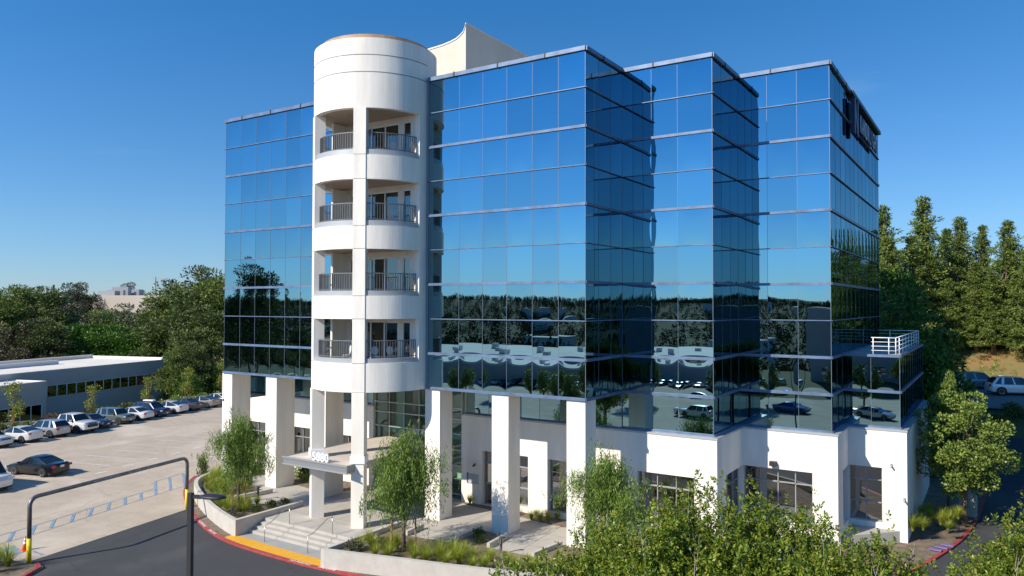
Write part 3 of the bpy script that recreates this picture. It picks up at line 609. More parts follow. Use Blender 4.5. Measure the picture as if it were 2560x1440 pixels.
# small fittings
wl = thing('wall_lamp', 'small dark wall lamp above the ground floor corner window', 'lamp', (7.15, 8.6, 3.65))
MB().box(-.17, .17, -.18, .14, -.12, .12).build('housing', m_dark, wl); MB().box(-.05, .05, .1, .15, -.2, .0).build('bracket', m_dark, wl)
for loc, lb in (((12.62, 12.16, 3.55), 'small security camera high on the right white wall'), ((13.25, 12.16, 1.75), 'small security camera low at the right white wall corner'), ((-9.75, 4.0, 2.45), 'black security camera beside the lobby door')):
    sc = thing('security_camera', lb, 'camera', loc); MB().tube([(0, .05, 0), (0, -.12, 0), (.05, -.25, -.05)], .05, 8).build('camera_body', m_wframe if 'white' in lb else m_black, sc, True); MB().box(-.05, .05, -.02, .05, -.1, .1).build('mount', m_wframe, sc)
ws = thing('wall_plaque', 'grey directory plaque with a blue stripe on the white wall', 'sign', (-9.95, 4.07, 1.55))
MB().box(-.42, .42, -.02, .02, -.3, .3).build('plaque_board', mat('plaque grey', (.42, .43, .46), .6), ws); MB().box(-.44, -.34, -.03, .0, -.3, .34).build('plaque_stripe', mat('plaque blue', (.05, .08, .4), .5), ws)
# ------------------------------------------------------------------ grey office next to the car park
ob = thing('grey_office', 'long low grey office with flat white roof and strip windows', 'building', (-96.8, 38.5, 0), math.atan2(-27.5, 7.7))
gw = MB(); gw.box(0, 75, -15, 0, -9, 3.3); gw.build('far_wing', m_gray, ob)
MB().box(26.4, 75, 0, 5.5, -9, 2.5).build('near_wing', m_gray, ob)
MB().box(.25, 74.7, -14.7, -.25, 3.3, 3.33).build('roof', m_roofwhite, ob); MB().box(26.7, 74.7, -.1, 5.25, 2.5, 2.53).build('roof', m_roofwhite, ob)
pc = MB(); pc.box(0, 75, -15, -14.6, 3.3, 3.9); pc.box(0, .3, -14.6, 0, 3.3, 3.75); pc.box(0, 75, -.25, .02, 3.3, 3.42); pc.box(26.4, 75, 5.25, 5.52, 2.5, 2.62); pc.box(26.4, 26.7, 0, 5.25, 2.5, 2.62); pc.box(12, 30, -9, -8.6, 3.3, 3.95)
pc.build('parapet', m_parapet, ob)
def strip(x0, x1, y, z0, z1, n):
    for i in range(n):
        a = x0+(x1-x0)*i/n; b_ = x0+(x1-x0)*(i+1)/n; f = MB(); f.box(a, a+.14, y, y+.05, z0, z1); f.box(a, b_, y, y+.05, z1, z1+.06)
        wf = f.build('window', m_parapet, ob); MB().box(a+.14, b_, y-.1, y+.02, z0, z1).build('pane', m_dkglass2, wf)
m_dkglass2 = mirror('dark office glass', (.10, .11, .12), .02)
strip(1.0, 26.2, .01, -.2, 1.25, 16); strip(27, 60, 5.51, -2.2, -.3, 22); strip(1.0, 26.2, .01, -5.4, -3.1, 14)
# distant cream building on the hill with rooftop plant
fb_ = thing('hillside_building', 'distant cream building with rooftop plant above the left trees', 'building', (-222, 106, 0), R(-58))
MB().box(-4, 40, 0, 40, 2, 14.9).build('wall', m_wood, fb_); MB().box(-14, -4, 0, 20, 2, 11.2).build('wing', m_wood, fb_)
for i, (a, b_, h) in enumerate(((9, 12, 2.2), (13.5, 15, 1.4), (16.5, 18.5, 2.8), (20, 21.2, 1.8), (23, 26, 1.5))):
    MB().box(a, b_, 4, 9, 14.9, 14.9+h).build('roof_plant', mat('plant grey', (.3, .31, .33), .7), fb_)
fb2 = thing('hilltop_house', 'pale flat roofed house glimpsed between the right conifers', 'building', (10, 103, 18.8), R(10))
MB().box(-3, 4, 0, 9, -12, 1.2).build('wall', m_wood, fb2); MB().box(-3.4, 4.4, -.6, 9.6, 1.2, 1.5).build('roof', m_parapet, fb2); MB().box(-2, 2.5, -.05, 0, -.9, .6).build('window', m_dkglass, fb2)
cr = thing('tower_crane', 'tiny tower crane on the left horizon', 'crane', (-330, 182, 5))
MB().box(-.22, .22, -.22, .22, 0, 21).build('mast', m_wframe, cr); MB().box(-4, 10, -.15, .15, 20, 20.3).build('jib', m_wframe, cr)
# ------------------------------------------------------------------ surroundings seen in the mirror glass
rb = thing('white_roof_building', 'long low building with a white roof and plant, mirrored in the glass', 'building', (-52, -84, 0), R(-12))
MB().box(-34, 30, -22, 18, -8, 3.6).build('wall', m_gray, rb); MB().box(-33.6, 29.6, -21.6, 17.6, 3.6, 3.64).build('roof', m_roofwhite, rb); MB().box(-34, 30, 17.6, 18, 3.6, 4.2).build('parapet', m_parapet, rb)
for i in range(16): MB().box(-30+i*3.6, -28.9+i*3.6, -8+(i*7 % 17), -6.4+(i*7 % 17), 3.64, 4.3+(i % 3)*.25).build('roof_plant', m_parapet, rb)
g2 = thing('tall_grey_building', 'plain grey building across the drive, mirrored in the right glass', 'building', (4, -92, 0), R(-6))
MB().box(-14, 34, -14, 14, -5, 11.5).build('wall', m_gray, g2); MB().box(-14.2, 34.2, -14.2, 14.2, 11.5, 11.9).build('parapet', m_parapet, g2)
f = MB()
for i in range(8): f.box(-11+i*5.4, -8.4+i*5.4, 14.0, 14.05, 1.2, 3.2)
f.build('window', m_dkglass, g2)
tag(MB().sheet([(-70, -56), (-64, -72), (-14, -76), (-12, -58.5), (30, -58.5), (30, -54), (-20, -54)], G-.01).build('far_car_park', m_lot), kind='structure')
# ------------------------------------------------------------------ car park paint
pl = MB()
def stripe(b, p, q, w_, z=G+.006):
    p = Vector(p); q = Vector(q); d = (q-p).normalized(); n_ = Vector((-d.y, d.x))*w_/2
    b.add([(p.x-n_.x, p.y-n_.y, z), (q.x-n_.x, q.y-n_.y, z), (q.x+n_.x, q.y+n_.y, z), (p.x+n_.x, p.y+n_.y, z)], [(0, 1, 2, 3)])
u_ = Vector((.965, .265)); v_ = Vector((-.265, .965))
for k in range(-5, 7):
    p = Vector((-48.79, .87))+v_*2.66*k; stripe(pl, p, p+u_*5.3, .13)
    q = p+u_*4.9+v_*(-.2); 
    stripe(pl, p+u_*6.6, p+u_*6.75+v_*.9, .3) if k > -3 else None
    stripe(pl, p-u_*14.2, p-u_*9.0, .12)
for x in range(3): p = Vector((-49.0, 15.2))+v_*x*.9; stripe(pl, p, p+u_*3.5, .12)
tag(pl.build('parking_lines', m_line), kind='structure')
bl_ = MB()
stripe(bl_, (-27.9, -16.5), (-28.52, -12.8), .055); stripe(bl_, (-28.52, -12.8), (-31.07, -3.73), .055); stripe(bl_, (-31.07, -3.73), (-31.75, -1.0), .055)
stripe(bl_, (-29.6, -15.6), (-30.2, -12.33), .055); stripe(bl_, (-30.2, -12.33), (-32.8, -2.75), .055); stripe(bl_, (-34.75, -1.54), (-35.56, 1.25), .055)
for a, b_ in (((-28.31, -14.14), (-30.05, -13.09)), ((-28.7, -12.78), (-30.34, -11.82)), ((-29.04, -11.57), (-30.73, -10.52)), ((-29.26, -10.3), (-31.02, -9.24)), ((-29.65, -9.02), (-31.38, -7.92)), ((-29.96, -7.7), (-31.76, -6.6)), ((-30.31, -6.39), (-32.15, -5.31)), ((-30.69, -5.06), (-32.45, -4.01)), ((-31.11, -3.75), (-34.72, -1.52)), ((-31.37, -2.47), (-35.08, -.17)), ((-31.68, -1.14), (-35.54, 1.25))): stripe(bl_, a, b_, .17, G+.010)
bl_.add([(-26.9, -16.2, G+.006), (-25.2, -16.4, G+.006), (-25.7, -14.5, G+.006), (-27.4, -14.3, G+.006)], [(0, 1, 2, 3)])
stripe(bl_, (-25.4, -14.2), (-24.4, -14.2), .12)
tag(bl_.build('blue_markings', m_blue), kind='structure')
ws_ = MB()
for i in range(16):
    a0, a1 = R(i*20-60), R(i*20-40); c = Vector((-26.4, -15.45)); stripe(ws_, c+Vector((math.cos(a0), math.sin(a0)))*.38, c+Vector((math.cos(a1), math.sin(a1)))*.38, .1, G+.011)
stripe(ws_, (-26.35, -15.4), (-26.55, -14.75), .12, G+.012); stripe(ws_, (-26.35, -15.4), (-25.95, -15.5), .12, G+.013); stripe(ws_, (-25.95, -15.5), (-25.8, -15.85), .12, G+.014)
tag(ws_.build('wheelchair_symbol', m_line), kind='structure')
# clearance bar
cb = thing('clearance_bar', 'tall grey pipe clearance bar with yellow feet over the car park entrance', 'barrier', (-24.9, -10, G))
a, c = Vector((-23.62, -15.23, G)), Vector((-26.1, -4.75, G)); d = (c-a); L = d.length; d.normalize(); o_ = Vector((-24.9, -10, G))
pts = [a+Vector((0, 0, 1.1)), a+Vector((0, 0, 2.85))]
for i in range(1, 6): t = R(18*i); pts.append(a+Vector((0, 0, 2.85))+d*(.42*(1-math.cos(t)))+Vector((0, 0, .42*math.sin(t))))
pts += [a+d*(L*.3)+Vector((0, 0, 3.27)), a+d*(L*.7)+Vector((0, 0, 3.27))]
for i in range(5, -1, -1): t = R(18*i); pts.append(c+Vector((0, 0, 2.85))-d*(.42*(1-math.cos(t)))+Vector((0, 0, .42*math.sin(t))))
pts.append(c+Vector((0, 0, 1.1)))
MB().tube([p-o_ for p in pts], .105, 14).build('pipe', m_galv, cb, True)
for p in (a, c): MB().tube([p-o_, p-o_+Vector((0, 0, 1.25))], .115, 14).build('yellow_sleeve', m_yelp, cb, True)
ang = math.atan2(-d.y, -d.x)
for fr_, tx in ((.42, 'MAX CLEARANCE 8\'-6"'), (.66, 'MAY ENTER AT OWN RISK')):
    p = a+d*(L*fr_)+Vector((0, 0, 3.21))-o_; nn = Vector((-d.y, d.x, 0)); nn = nn if nn.x > 0 else -nn
    text_obj('clearance_lettering', tx, .17, .002, mat('pale stencil', (.5, .5, .5), .7), p+nn*.108, (R(90), 0, math.atan2(d.y, d.x)), cb)
# traffic cone
cn_ = thing('traffic_cone', 'orange traffic cone with white collars beside the blue parking symbol', 'cone', (-25.95, -14.35, G))
MB().box(-.2, .2, -.2, .2, 0, .04).build('cone_base', m_orange, cn_)
MB().tube([(0, 0, .04), (0, 0, .74)], [.15, .02], 16).build('cone_body', m_orange, cn_, True)
for z0, z1 in ((.36, .47), (.54, .64)): MB().tube([(0, 0, z0), (0, 0, z1)], [.154-.186*(z0-.04), .154-.186*(z1-.04)], 16, False).build('collar', m_white, cn_, True)
# lamp posts
def lamp(loc, h, rz, label):
    t = thing('street_lamp', label, 'lamp', loc, rz)
    MB().box(-.056, .056, -.056, .056, 0, h).build('pole', m_dark, t); MB().tube([(0, 0, 0), (0, 0, .5)], .25, 14).build('base', m_conc, t)
    MB().box(.08, .3, -.04, .04, h-.12, h-.04).build('arm', m_dark, t)
    s_ = MB(); s_.tube([(.25, 0, h-.07), (.42, 0, h-.06), (.8, 0, h-.06), (.95, 0, h-.07)], [.05, .17, .17, .06], 12); s_.v = [(x, y, h-.05+(z-(h-.05))*.35) for x, y, z in s_.v]; s_.build('lamp_head', m_dark, t, True); return t
lamp((1.3, -23.15, G), 8.55, R(18), 'tall dark lamp post in the foreground left of the steps')
# bollard lights
for loc, lb in (((-21.85, -2.63, 0), 'small dark bollard light on the left paving'), ((-3.24, -2.86, 0), 'small dark bollard light on the right paving')):
    t = thing('bollard_light', lb, 'light', loc); MB().box(-.05, .05, -.05, .05, 0, .8).build('post', m_dark, t); MB().box(-.05, .2, -.06, .06, .8, .86).build('lamp_cap', m_dark, t)
ub = thing('utility_cabinet', 'pale green utility cabinet in the shade behind the right kerb', 'cabinet', (16.0, 20.4, -.6), R(-8)); MB().box(-.45, .45, -.3, .3, 0, 1.3).build('housing', mat('cabinet green', (.35, .40, .33), .7, 0, .2, 3), ub); MB().box(-.5, .5, -.35, .35, 1.3, 1.36).build('lid', m_ledge, ub)
for i, (x, y, lb) in enumerate(((14.75, 11.6, 'nearest of three purple slabs in the right bed'), (15.0, 12.2, 'middle of three purple slabs in the right bed'), (15.25, 12.8, 'farthest of three purple slabs in the right bed'))):
    o = tag(MB().box(-.3, .3, -.13, .13, 0, .06).build('purple_slab', mat('purple cover', (.19, .14, .30), .7, 0, .1, 4)), lb, 'slab', 'purple valve cover slabs'); o.location = (x, y, -.56); o.rotation_euler = (0, 0, R(-12))
# ------------------------------------------------------------------ vehicles
PAINT = {'white': (.72, .72, .71), 'black': (.012, .013, .018), 'navy': (.015, .025, .075), 'silver': (.42, .44, .46), 'sage': (.17, .20, .19), 'charcoal': (.07, .07, .085), 'champagne': (.36, .33, .28), 'blue': (.03, .09, .32), 'red': (.30, .015, .02), 'pearl': (.66, .67, .68), 'slate': (.20, .24, .29)}
def paint(c):
    return mat('car paint '+c, PAINT[c], .28, .15 if c in ('white', 'pearl') else .45, coat=.8)
# profile points are (x from rear, z); cab = rear base, rear roof, front roof, windscreen base
KINDS = {
 'sedan': dict(L=4.75, W=1.82, H=1.44, top=[(0, .80), (.10, .95), (.9, .99), (1.2, .97), (3.35, .92), (3.55, .90), (4.45, .74), (4.75, .55)], cab=(.62, 1.62, 2.75, 3.55), wb=(.98, 3.78), r=.33),
 'coupe': dict(L=4.6, W=1.8, H=1.46, top=[(0, .98), (.12, 1.08), (.5, 1.08), (1.1, .98), (3.3, .93), (3.5, .90), (4.4, .72), (4.6, .52)], cab=(.18, 1.55, 2.55, 3.5), wb=(.9, 3.6), r=.33),
 'suv': dict(L=4.6, W=1.86, H=1.66, top=[(0, .95), (.08, 1.05), (.5, 1.06), (1.2, 1.04), (3.2, 1.02), (3.4, 1.03), (4.4, .93), (4.6, .68)], cab=(.16, .62, 2.75, 3.42), wb=(.9, 3.6), r=.36),
 'boxy': dict(L=4.25, W=1.82, H=1.7, top=[(0, .98), (.06, 1.08), (.5, 1.08), (1.2, 1.07), (3.0, 1.06), (3.15, 1.07), (4.1, 1.02), (4.25, .75)], cab=(.10, .34, 2.65, 3.1), wb=(.85, 3.4), r=.37),
 'pickup': dict(L=5.85, W=2.05, H=1.92, top=[(0, 1.16), (.05, 1.18), (1.0, 1.18), (2.0, 1.18), (4.3, 1.2), (4.5, 1.22), (5.7, 1.12), (5.85, .85)], cab=(2.0, 2.3, 3.95, 4.5), wb=(1.15, 4.8), r=.42),
 'van': dict(L=5.5, W=2.0, H=2.3, top=[(0, 1.15), (.05, 1.2), (1.0, 1.2), (2.5, 1.2), (4.3, 1.2), (4.5, 1.2), (5.3, 1.02), (5.5, .75)], cab=(.05, .15, 4.0, 4.75), wb=(1.0, 4.6), r=.36),
}
def wheel_mesh(r, side):
    t = MB(); ws = .11
    prof_ = [(r*.66, -ws), (r*.95, -ws), (r, -ws*.7), (r, ws*.7), (r*.95, ws), (r*.66, ws)]
    n = 22; v = []; f = []
    for i in range(n):
        a = 2*math.pi*i/n
        for rr, y in prof_: v.append((math.cos(a)*rr, y, math.sin(a)*rr))
    m = len(prof_)
    for i in range(n):
        for j in range(m-1): f.append((i*m+j, ((i+1) % n)*m+j, ((i+1) % n)*m+j+1, i*m+j+1))
    t.add(v, f)
    t.add([(math.cos(2*math.pi*i/n)*r*.67, side*ws*.2, math.sin(2*math.pi*i/n)*r*.67) for i in range(n)], [tuple(range(n))])
    q = MB(); n2 = 10
    q.tube([(0, side*ws*.3, 0), (0, side*ws*.85, 0)], r*.16, 8)
    for i in range(n2//2):
        a = 2*math.pi*i/(n2//2)+.3; d = Vector((math.cos(a), 0, math.sin(a))); e = Vector((-math.sin(a), 0, math.cos(a)))
        q.obox(d*r*.38+Vector((0, side*ws*.72, 0)), d, e, (0, 1, 0), r*.27, r*.085, .012)
    for i in range(18):
        a = 2*math.pi*i/18; d = Vector((math.cos(a), 0, math.sin(a))); e = Vector((-math.sin(a), 0, math.cos(a)))
        q.obox(d*r*.645+Vector((0, side*ws*.7, 0)), d, e, (0, 1, 0), r*.035, r*.12, .03)
    return t, q
def make_car(kind, col, loc, heading, label, group=None, rack=False, cat='car', name='parked_car', dark_roof=False):
    k = KINDS[kind]; L, W, Ht = k['L'], k['W'], k['H']; hw = W/2; top = k['top']; c0, c1, c2, c3 = k['cab']
    root = thing(name, label, cat, loc, heading, group); P_ = paint(col)
    tx = [p[0] for p in top]; tz = [p[1] for p in top]; zb = .24 if kind not in ('pickup', 'boxy') else .34
    xs = sorted(set([0, .05, .15, .35, .6, .9, 1.2, 1.6, 2.0, 2.4, 2.8, 3.2]+tx+[L-.9, L-.6, L-.35, L-.18, L-.07, L]))
    xs = [x for i, x in enumerate(xs) if i == 0 or x-xs[i-1] > .02]
    rows = []
    for x in xs:
        e = min(x, L-x); tap = 1-.20*math.exp(-e/.10)-.10*math.exp(-e/.45); wv = hw*tap; zt = float(np.interp(x, tx, tz)); zt2 = zt-.06
        zz = zb+.12*math.exp(-e/.2)
        rows.append([(wv*.80, zz), (wv*.975, zz+.05), (wv, zz+.22), (wv*.985, zt2*.62+.1), (wv*.995, zt2-.12), (wv*.955, zt2), (wv*.80, zt+.0), (wv*.35, zt+.022), (0, zt+.028)])
    b = MB(); v = []; m = len(rows[0])*2-1
    for x, rw in zip(xs, rows):
        full = [(y, z) for y, z in rw]+[(-y, z) for y, z in rw[-2::-1]]
        v += [(x-L/2, y, z) for y, z in full]
    f = [(i*m+j, i*m+j+1, (i+1)*m+j+1, (i+1)*m+j) for i in range(len(xs)-1) for j in range(m-1)]
    f = [q[::-1] for q in f]
    b.add(v, f, 0)
    b.add([v[j] for j in range(m)], [tuple(range(m))], 0); b.add([v[(len(xs)-1)*m+j] for j in range(m)], [tuple(range(m))[::-1]], 0)
    # wheel arches and sill trim
    wx = [w_-L/2 for w_ in k['wb']]; r = k['r']
    for w_ in wx:
        for s_ in (-1, 1):
            n = 18; pts = [(w_+math.cos(math.pi*i/n)*(r+.07), s_*(hw+.004), max(.2, r+math.sin(math.pi*i/n)*(r+.06))) for i in range(n+1)]
            pts = [(w_+r+.07, s_*(hw+.004), .22)]+pts+[(w_-r-.07, s_*(hw+.004), .22)]; qq = pts if s_ < 0 else pts[::-1]
            b.add(qq, [tuple(range(len(qq)))], 1)
    b.box(-L/2+.25, L/2-.25, -hw*.9, hw*.9, zb-.06, zb+.06, 1)
    b.box(L/2-.30, L/2-.005, -hw*.55, hw*.55, .30, .47, 1) if kind != 'pickup' else b.box(L/2-.3, L/2+.012, -hw*.62, hw*.62, .62, .9, 1)
    if kind == 'pickup': b.box(-L/2+.1, -L/2+c0-.1, -hw*.82, hw*.82, 1.20, 1.225, 1)
    bo = b.build('body', [P_, m_trim], root)
    for p in bo.data.polygons: p.use_smooth = p.material_index == 0 and len(p.vertices) == 4
    mo = bo.modifiers.new('edge', 'EDGE_SPLIT'); mo.split_angle = R(38)
    # greenhouse
    zt = Ht-.055; belt = lambda x: float(np.interp(x, tx, tz))+.015
    def ring(fx, z, wy, n=6): return [(x-L/2, y, z) for x, y in ((fx[0], -wy), (fx[1], -wy), (fx[1], wy), (fx[0], wy))]
    xb = np.linspace(c0, c3, 9); xr = np.linspace(c1, c2, 9)
    wb_ = hw*.93; wr = hw*.74 if kind != 'van' else hw*.84
    gl = MB(); v = []
    for i in range(9):
        eb = min(i, 8-i); tb = 1-.06*math.exp(-eb*1.1); zr = zt-.05*(abs(i-4)/4)**2.2
        v += [(xb[i]-L/2, wb_*tb, belt(xb[i])-.05), (xr[i]-L/2, wr*tb, zr), (xr[i]-L/2, -wr*tb, zr), (xb[i]-L/2, -wb_*tb, belt(xb[i])-.05)]
    f = []
    for i in range(8): o = i*4; f += [(o, o+4, o+5, o+1), (o+2, o+6, o+7, o+3)]
    f += [(0, 1, 2, 3), (35, 34, 33, 32)]
    gl.add(v, f); gl.build('windows', m_carglass, root)
    rf = MB(); v2 = []
    for i in range(9):
        a_ = v[i*4+1]; c_ = v[i*4+2]; ex = -.05 if i == 0 else (.05 if i == 8 else 0)
        for q in (0, .12, .5, .88, 1): v2.append((a_[0]+ex, (a_[1]+.02)*(1-q)+(c_[1]-.02)*q, a_[2]+(.0 if q in (0, 1) else (.035 if q != .5 else .055))-(.03 if i in (0, 8) else 0)))
    rf.add(v2, [(i*5+j, (i+1)*5+j, (i+1)*5+j+1, i*5+j+1) for i in range(8) for j in range(4)])
    def pillar(fb, ft, wd, s_):  # fraction along belt / roof
        for (f0, f1) in ((fb-wd, fb+wd),):
            g0 = ft-wd*1.1; g1 = ft+wd*1.1
            def bp(fr): 
                x = c0+(c3-c0)*fr; return Vector((x-L/2, s_*(wb_*(1-.06*math.exp(-min(fr, 1-fr)*8*1.1))+.008), belt(x)-.05))
            def rp(fr):
                x = c1+(c2-c1)*fr; return Vector((x-L/2, s_*(wr*(1-.06*math.exp(-min(fr, 1-fr)*8*1.1))+.012), zt-.05*(abs(fr-.5)*2)**2.2+.01))
            q = [bp(max(0, f0)), bp(min(1, f1)), rp(min(1, g1)), rp(max(0, g0))]; rf.add(q, [(0, 1, 2, 3) if s_ < 0 else (3, 2, 1, 0)])
    for s_ in (-1, 1):
        pillar(.985, .985, .022, s_); pillar(.56, .56, .02, s_); pillar(.04 if kind in ('sedan', 'coupe', 'pickup') else .03, .05, .05, s_)
        if kind in ('suv', 'boxy'): pillar(.26, .22, .035, s_)
        if kind == 'van': pillar(.35, .35, .36, s_)
    ro = rf.build('roof', m_trim if dark_roof else P_, root, True)
    if kind == 'van': MB().add([v[0], v[1], v[2], v[3]], [(0, 1, 2, 3)]).build('rear_door', P_, root)
    for w_ in wx:
        for s_ in (-1, 1):
            t, q = wheel_mesh(r, s_); o = t.build('wheel', m_black, root, False); o.location = (w_, s_*(hw-.09), r)
            ri = q.build('rim', m_chrome, o)
    for s_ in (-1, 1):
        zf = belt(L-.35)-.17; zr_ = belt(.1)-.17
        MB().obox((L/2-.16, s_*hw*.70, zf), (1, -.35*s_, 0), (.35*s_, 1, 0), (0, 0, 1), .10, .22, .065).build('headlight', m_headl, root)
        MB().obox((-L/2+.06, s_*hw*.70, zr_), (1, .3*s_, 0), (-.3*s_, 1, 0), (0, 0, 1), .07, .20, .08 if kind in ('sedan', 'coupe') else .13).build('taillight', m_redl, root)
        x_ = c3-L/2-.35; MB().obox((x_, s_*(hw+.08), belt(c3)+.08), (1, 0, 0), (0, 1, 0), (0, 0, 1), .06, .10, .075).build('wing_mirror', P_, root)
        MB().box(.1, .28, s_*(hw*.995)-.02, s_*(hw*.995)+.02, belt(2)-.2, belt(2)-.17).build('door_handle', P_, root)
    MB().box(-L/2-.015, -L/2+.03, -.17, .17, zr_-.10-.02, zr_+.05).build('number_plate', m_plate, root)
    MB().box(L/2-.03, L/2+.015, -.17, .17, .43, .56).build('number_plate', m_plate, root)
    if kind not in ('van',): MB().box(L/2-.12, L/2+.004, -hw*.45, hw*.45, zf-.05, zf+.04).build('grille', m_trim, root)
    if rack:
        rk = MB()
        for x in (-.5, .4): rk.box(x-L/2+2.0, x-L/2+2.06, -hw*.7, hw*.7, Ht+.06, Ht+.10)
        rk.build('roof_rack', m_trim, root); MB().box(-L/2+1.3, -L/2+2.7, -.25, .25, Ht+.1, Ht+.22).build('roof_box', m_white, root)
    return root
HU = math.atan2(.265, .965)
U2 = Vector((.965, .265, 0)); V2 = Vector((-.265, .965, 0))
def row_pos(v, ue, L): p = U2*(ue-L/2)+V2*v; return (p.x, p.y, G)
GRP = 'cars parked along the hedge by the grey office'
row = [('suv', 'pearl', 14.2, 1, 'white car with dark bumper at the left edge of the hedge row', {}),
 ('coupe', 'white', 17.2, -1, 'white sloping back hatchback showing its tail, second from the left in the hedge row', {}),
 ('suv', 'silver', 20.2, -1, 'silver compact suv showing its tail beside the white pickup', {'dark_roof': False}),
 ('pickup', 'white', 22.9, 1, 'large white crew cab pickup facing out of the hedge row', {'name': 'pickup_truck', 'cat': 'truck'}),
 ('sedan', 'navy', 25.7, 1, 'dark blue sedan just right of the white pickup', {}),
 ('boxy', 'sage', 28.7, 1, 'boxy sage green suv with slotted grille facing out', {}),
 ('sedan', 'white', 31.5, -1, 'white sedan between the sage suv and the dark suv with a roof box', {}),
 ('suv', 'navy', 34.2, 1, 'dark blue suv with a white roof box', {'rack': True}),
 ('coupe', 'pearl', 37.0, -1, 'white fastback sedan right of the suv with roof box', {}),
 ('sedan', 'charcoal', 39.7, -1, 'charcoal grey sedan third from the right end of the row', {}),
 ('coupe', 'champagne', 42.6, -1, 'champagne coloured sedan second from the right end of the row', {}),
 ('sedan', 'white', 45.6, -1, 'white sedan at the far right end of the row beside the pillar', {})]
for kd, c_, v, fc, lb, kw in row:
    L = KINDS[kd]['L']; ue = -56.5+(.9 if kd == 'pickup' else 0)+rnd.uniform(-.15, .15)
    make_car(kd, c_, row_pos(v, ue, L), HU if fc > 0 else HU+math.pi, lb, GRP, **kw)
make_car('sedan', 'black', (-44.75, -4.9, G), HU+math.pi, 'shiny black sedan alone in the middle of the pale car park', name='parked_car')
make_car('van', 'white', (-43.3, -9.85, G), HU, 'white delivery van nose at the lower left edge of the photo', name='parked_van', cat='van')
zr = float(H(17, 48))+.12
make_car('suv', 'white', (19.0, 47.9, zr), R(18), 'white suv on the upper road beyond the round green tree', rack=False)
make_car('suv', 'slate', (16.0, 52.0, zr), R(16), 'blue grey suv parked behind the white suv on the upper road')
make_car('sedan', 'silver', (23.5, 54.5, zr), R(16), 'silver sedan on the upper road outside the right edge')
make_car('sedan', 'red', (13.3, 53.6, zr), R(16), 'dark red car partly hidden on the upper road')
make_car('van', 'pearl', (12.2, 46.8, zr), R(15), 'white pickup sized van in the shade of the dark trees', name='parked_van', cat='van')
make_car('sedan', 'blue', (22.2, 37.5, float(H(22, 37.5))+.08), R(100), 'dark blue car in the shade at the right edge of the photo')
# vehicles seen in the mirror glass
make_car('sedan', 'blue', (-3.5, -42.6, G), R(8), 'blue sedan on the pale forecourt behind the drone, mirrored in the glass')
make_car('suv', 'white', (-11.8, -42.3, G), R(190), 'white suv on the pale forecourt behind the drone, mirrored in the glass')
make_car('sedan', 'silver', (5.6, -36.5, G), R(14), 'silver sedan on the pale forecourt nearest the drone, mirrored in the glass')
FG = 'cars in the far car park mirrored in the glass'
cp = None
for i, c_ in enumerate(['white', 'navy', 'silver', 'black', 'white', 'slate', 'red', 'pearl', 'charcoal', 'silver', 'white', 'blue', 'navy', 'pearl']):
    make_car(('sedan', 'suv', 'coupe', 'boxy')[i % 4], c_, (-48+i*2.9, -64.5, G+.0), R(90 if i % 3 else -90), '%s %s in the far car park, number %s from its west end' % (c_, ('sedan', 'suv', 'hatchback', 'boxy suv')[i % 4], ('one two three four five six seven eight nine ten eleven twelve thirteen fourteen'.split()[i])), FG)
rs = thing('roadside_sign', 'small white roadside sign with red lettering below the orange bank', 'sign', (18.2, 57.4, float(H(18.2, 57.4))+.1), R(-8))
MB().box(-.45, .45, -.03, .03, .35, .95).build('sign_board', m_white, rs); MB().box(-.4, -.36, -.03, .03, -.3, .35).box(.36, .4, -.03, .03, -.3, .35).build('sign_leg', m_wframe, rs)
text_obj('sign_lettering', 'FOR LEASE', .15, .003, mat('sign red', (.5, .03, .05), .6), (0, -.036, .6), (R(90), 0, 0), rs)

# ------------------------------------------------------------------ vegetation
def leaves_mesh(name, c, d, L, W, m, widen=.5):
    """rhombic leaves: c base points, d directions (unit), L lengths, W half widths"""
    n = len(c); r = rng.normal(size=(n, 3)); s_ = np.cross(d, r); s_ /= np.linalg.norm(s_, axis=1)[:, None]+1e-9
    L = np.broadcast_to(L, (n,))[:, None]; W = np.broadcast_to(W, (n,))[:, None]
    mid = c+d*L*widen
    V = np.stack([c, mid+s_*W, c+d*L, mid-s_*W], 1).reshape(-1, 3).astype(np.float32)
    me = bpy.data.meshes.new(name); me.vertices.add(4*n); me.vertices.foreach_set('co', V.ravel())
    me.loops.add(4*n); me.loops.foreach_set('vertex_index', np.arange(4*n, dtype=np.int32))
    me.polygons.add(n); me.polygons.foreach_set('loop_start', np.arange(0, 4*n, 4, dtype=np.int32)); me.polygons.foreach_set('loop_total', np.full(n, 4, dtype=np.int32))
    me.materials.append(m); me.update(calc_edges=True); me.validate(); return me
def unit(a): return a/(np.linalg.norm(a, axis=1)[:, None]+1e-9)
def mesh_ob(name, me, parent=None):
    o = bpy.data.objects.new(name, me); S.collection.objects.link(o)
    if parent: o.parent = parent
    return o
def cloud(centers, rad, per, up=.3, flat=.75, shell=.55):
    """points + outward directions in clumps"""
    C_, D_ = [], []
    for c, r in zip(centers, rad):
        n = max(4, int(per*(r**2)))
        q = unit(rng.normal(size=(n, 3))); t = shell+(1-shell)*rng.random((n, 1))**.6
        p = q*t*r; p[:, 2] *= flat; C_.append(p+np.array(c)); e = q+rng.normal(size=(n, 3))*.55; e[:, 2] += up; D_.append(unit(e))
    return np.concatenate(C_), np.concatenate(D_)
lm_weep = leafmat('weeping willow leaf', [(.05, .10, .015), (.11, .20, .028), (.20, .30, .045), (.29, .36, .09)], .45, .25, .3)
lm_glossy = leafmat('glossy yellow green leaf', [(.035, .08, .010), (.085, .155, .014), (.17, .235, .02), (.28, .29, .03), (.11, .16, .018)], .40, .22, .35)
lm_round = leafmat('mid green round leaf', [(.07, .12, .018), (.14, .21, .035), (.22, .30, .05), (.30, .34, .08)], .4, .22)
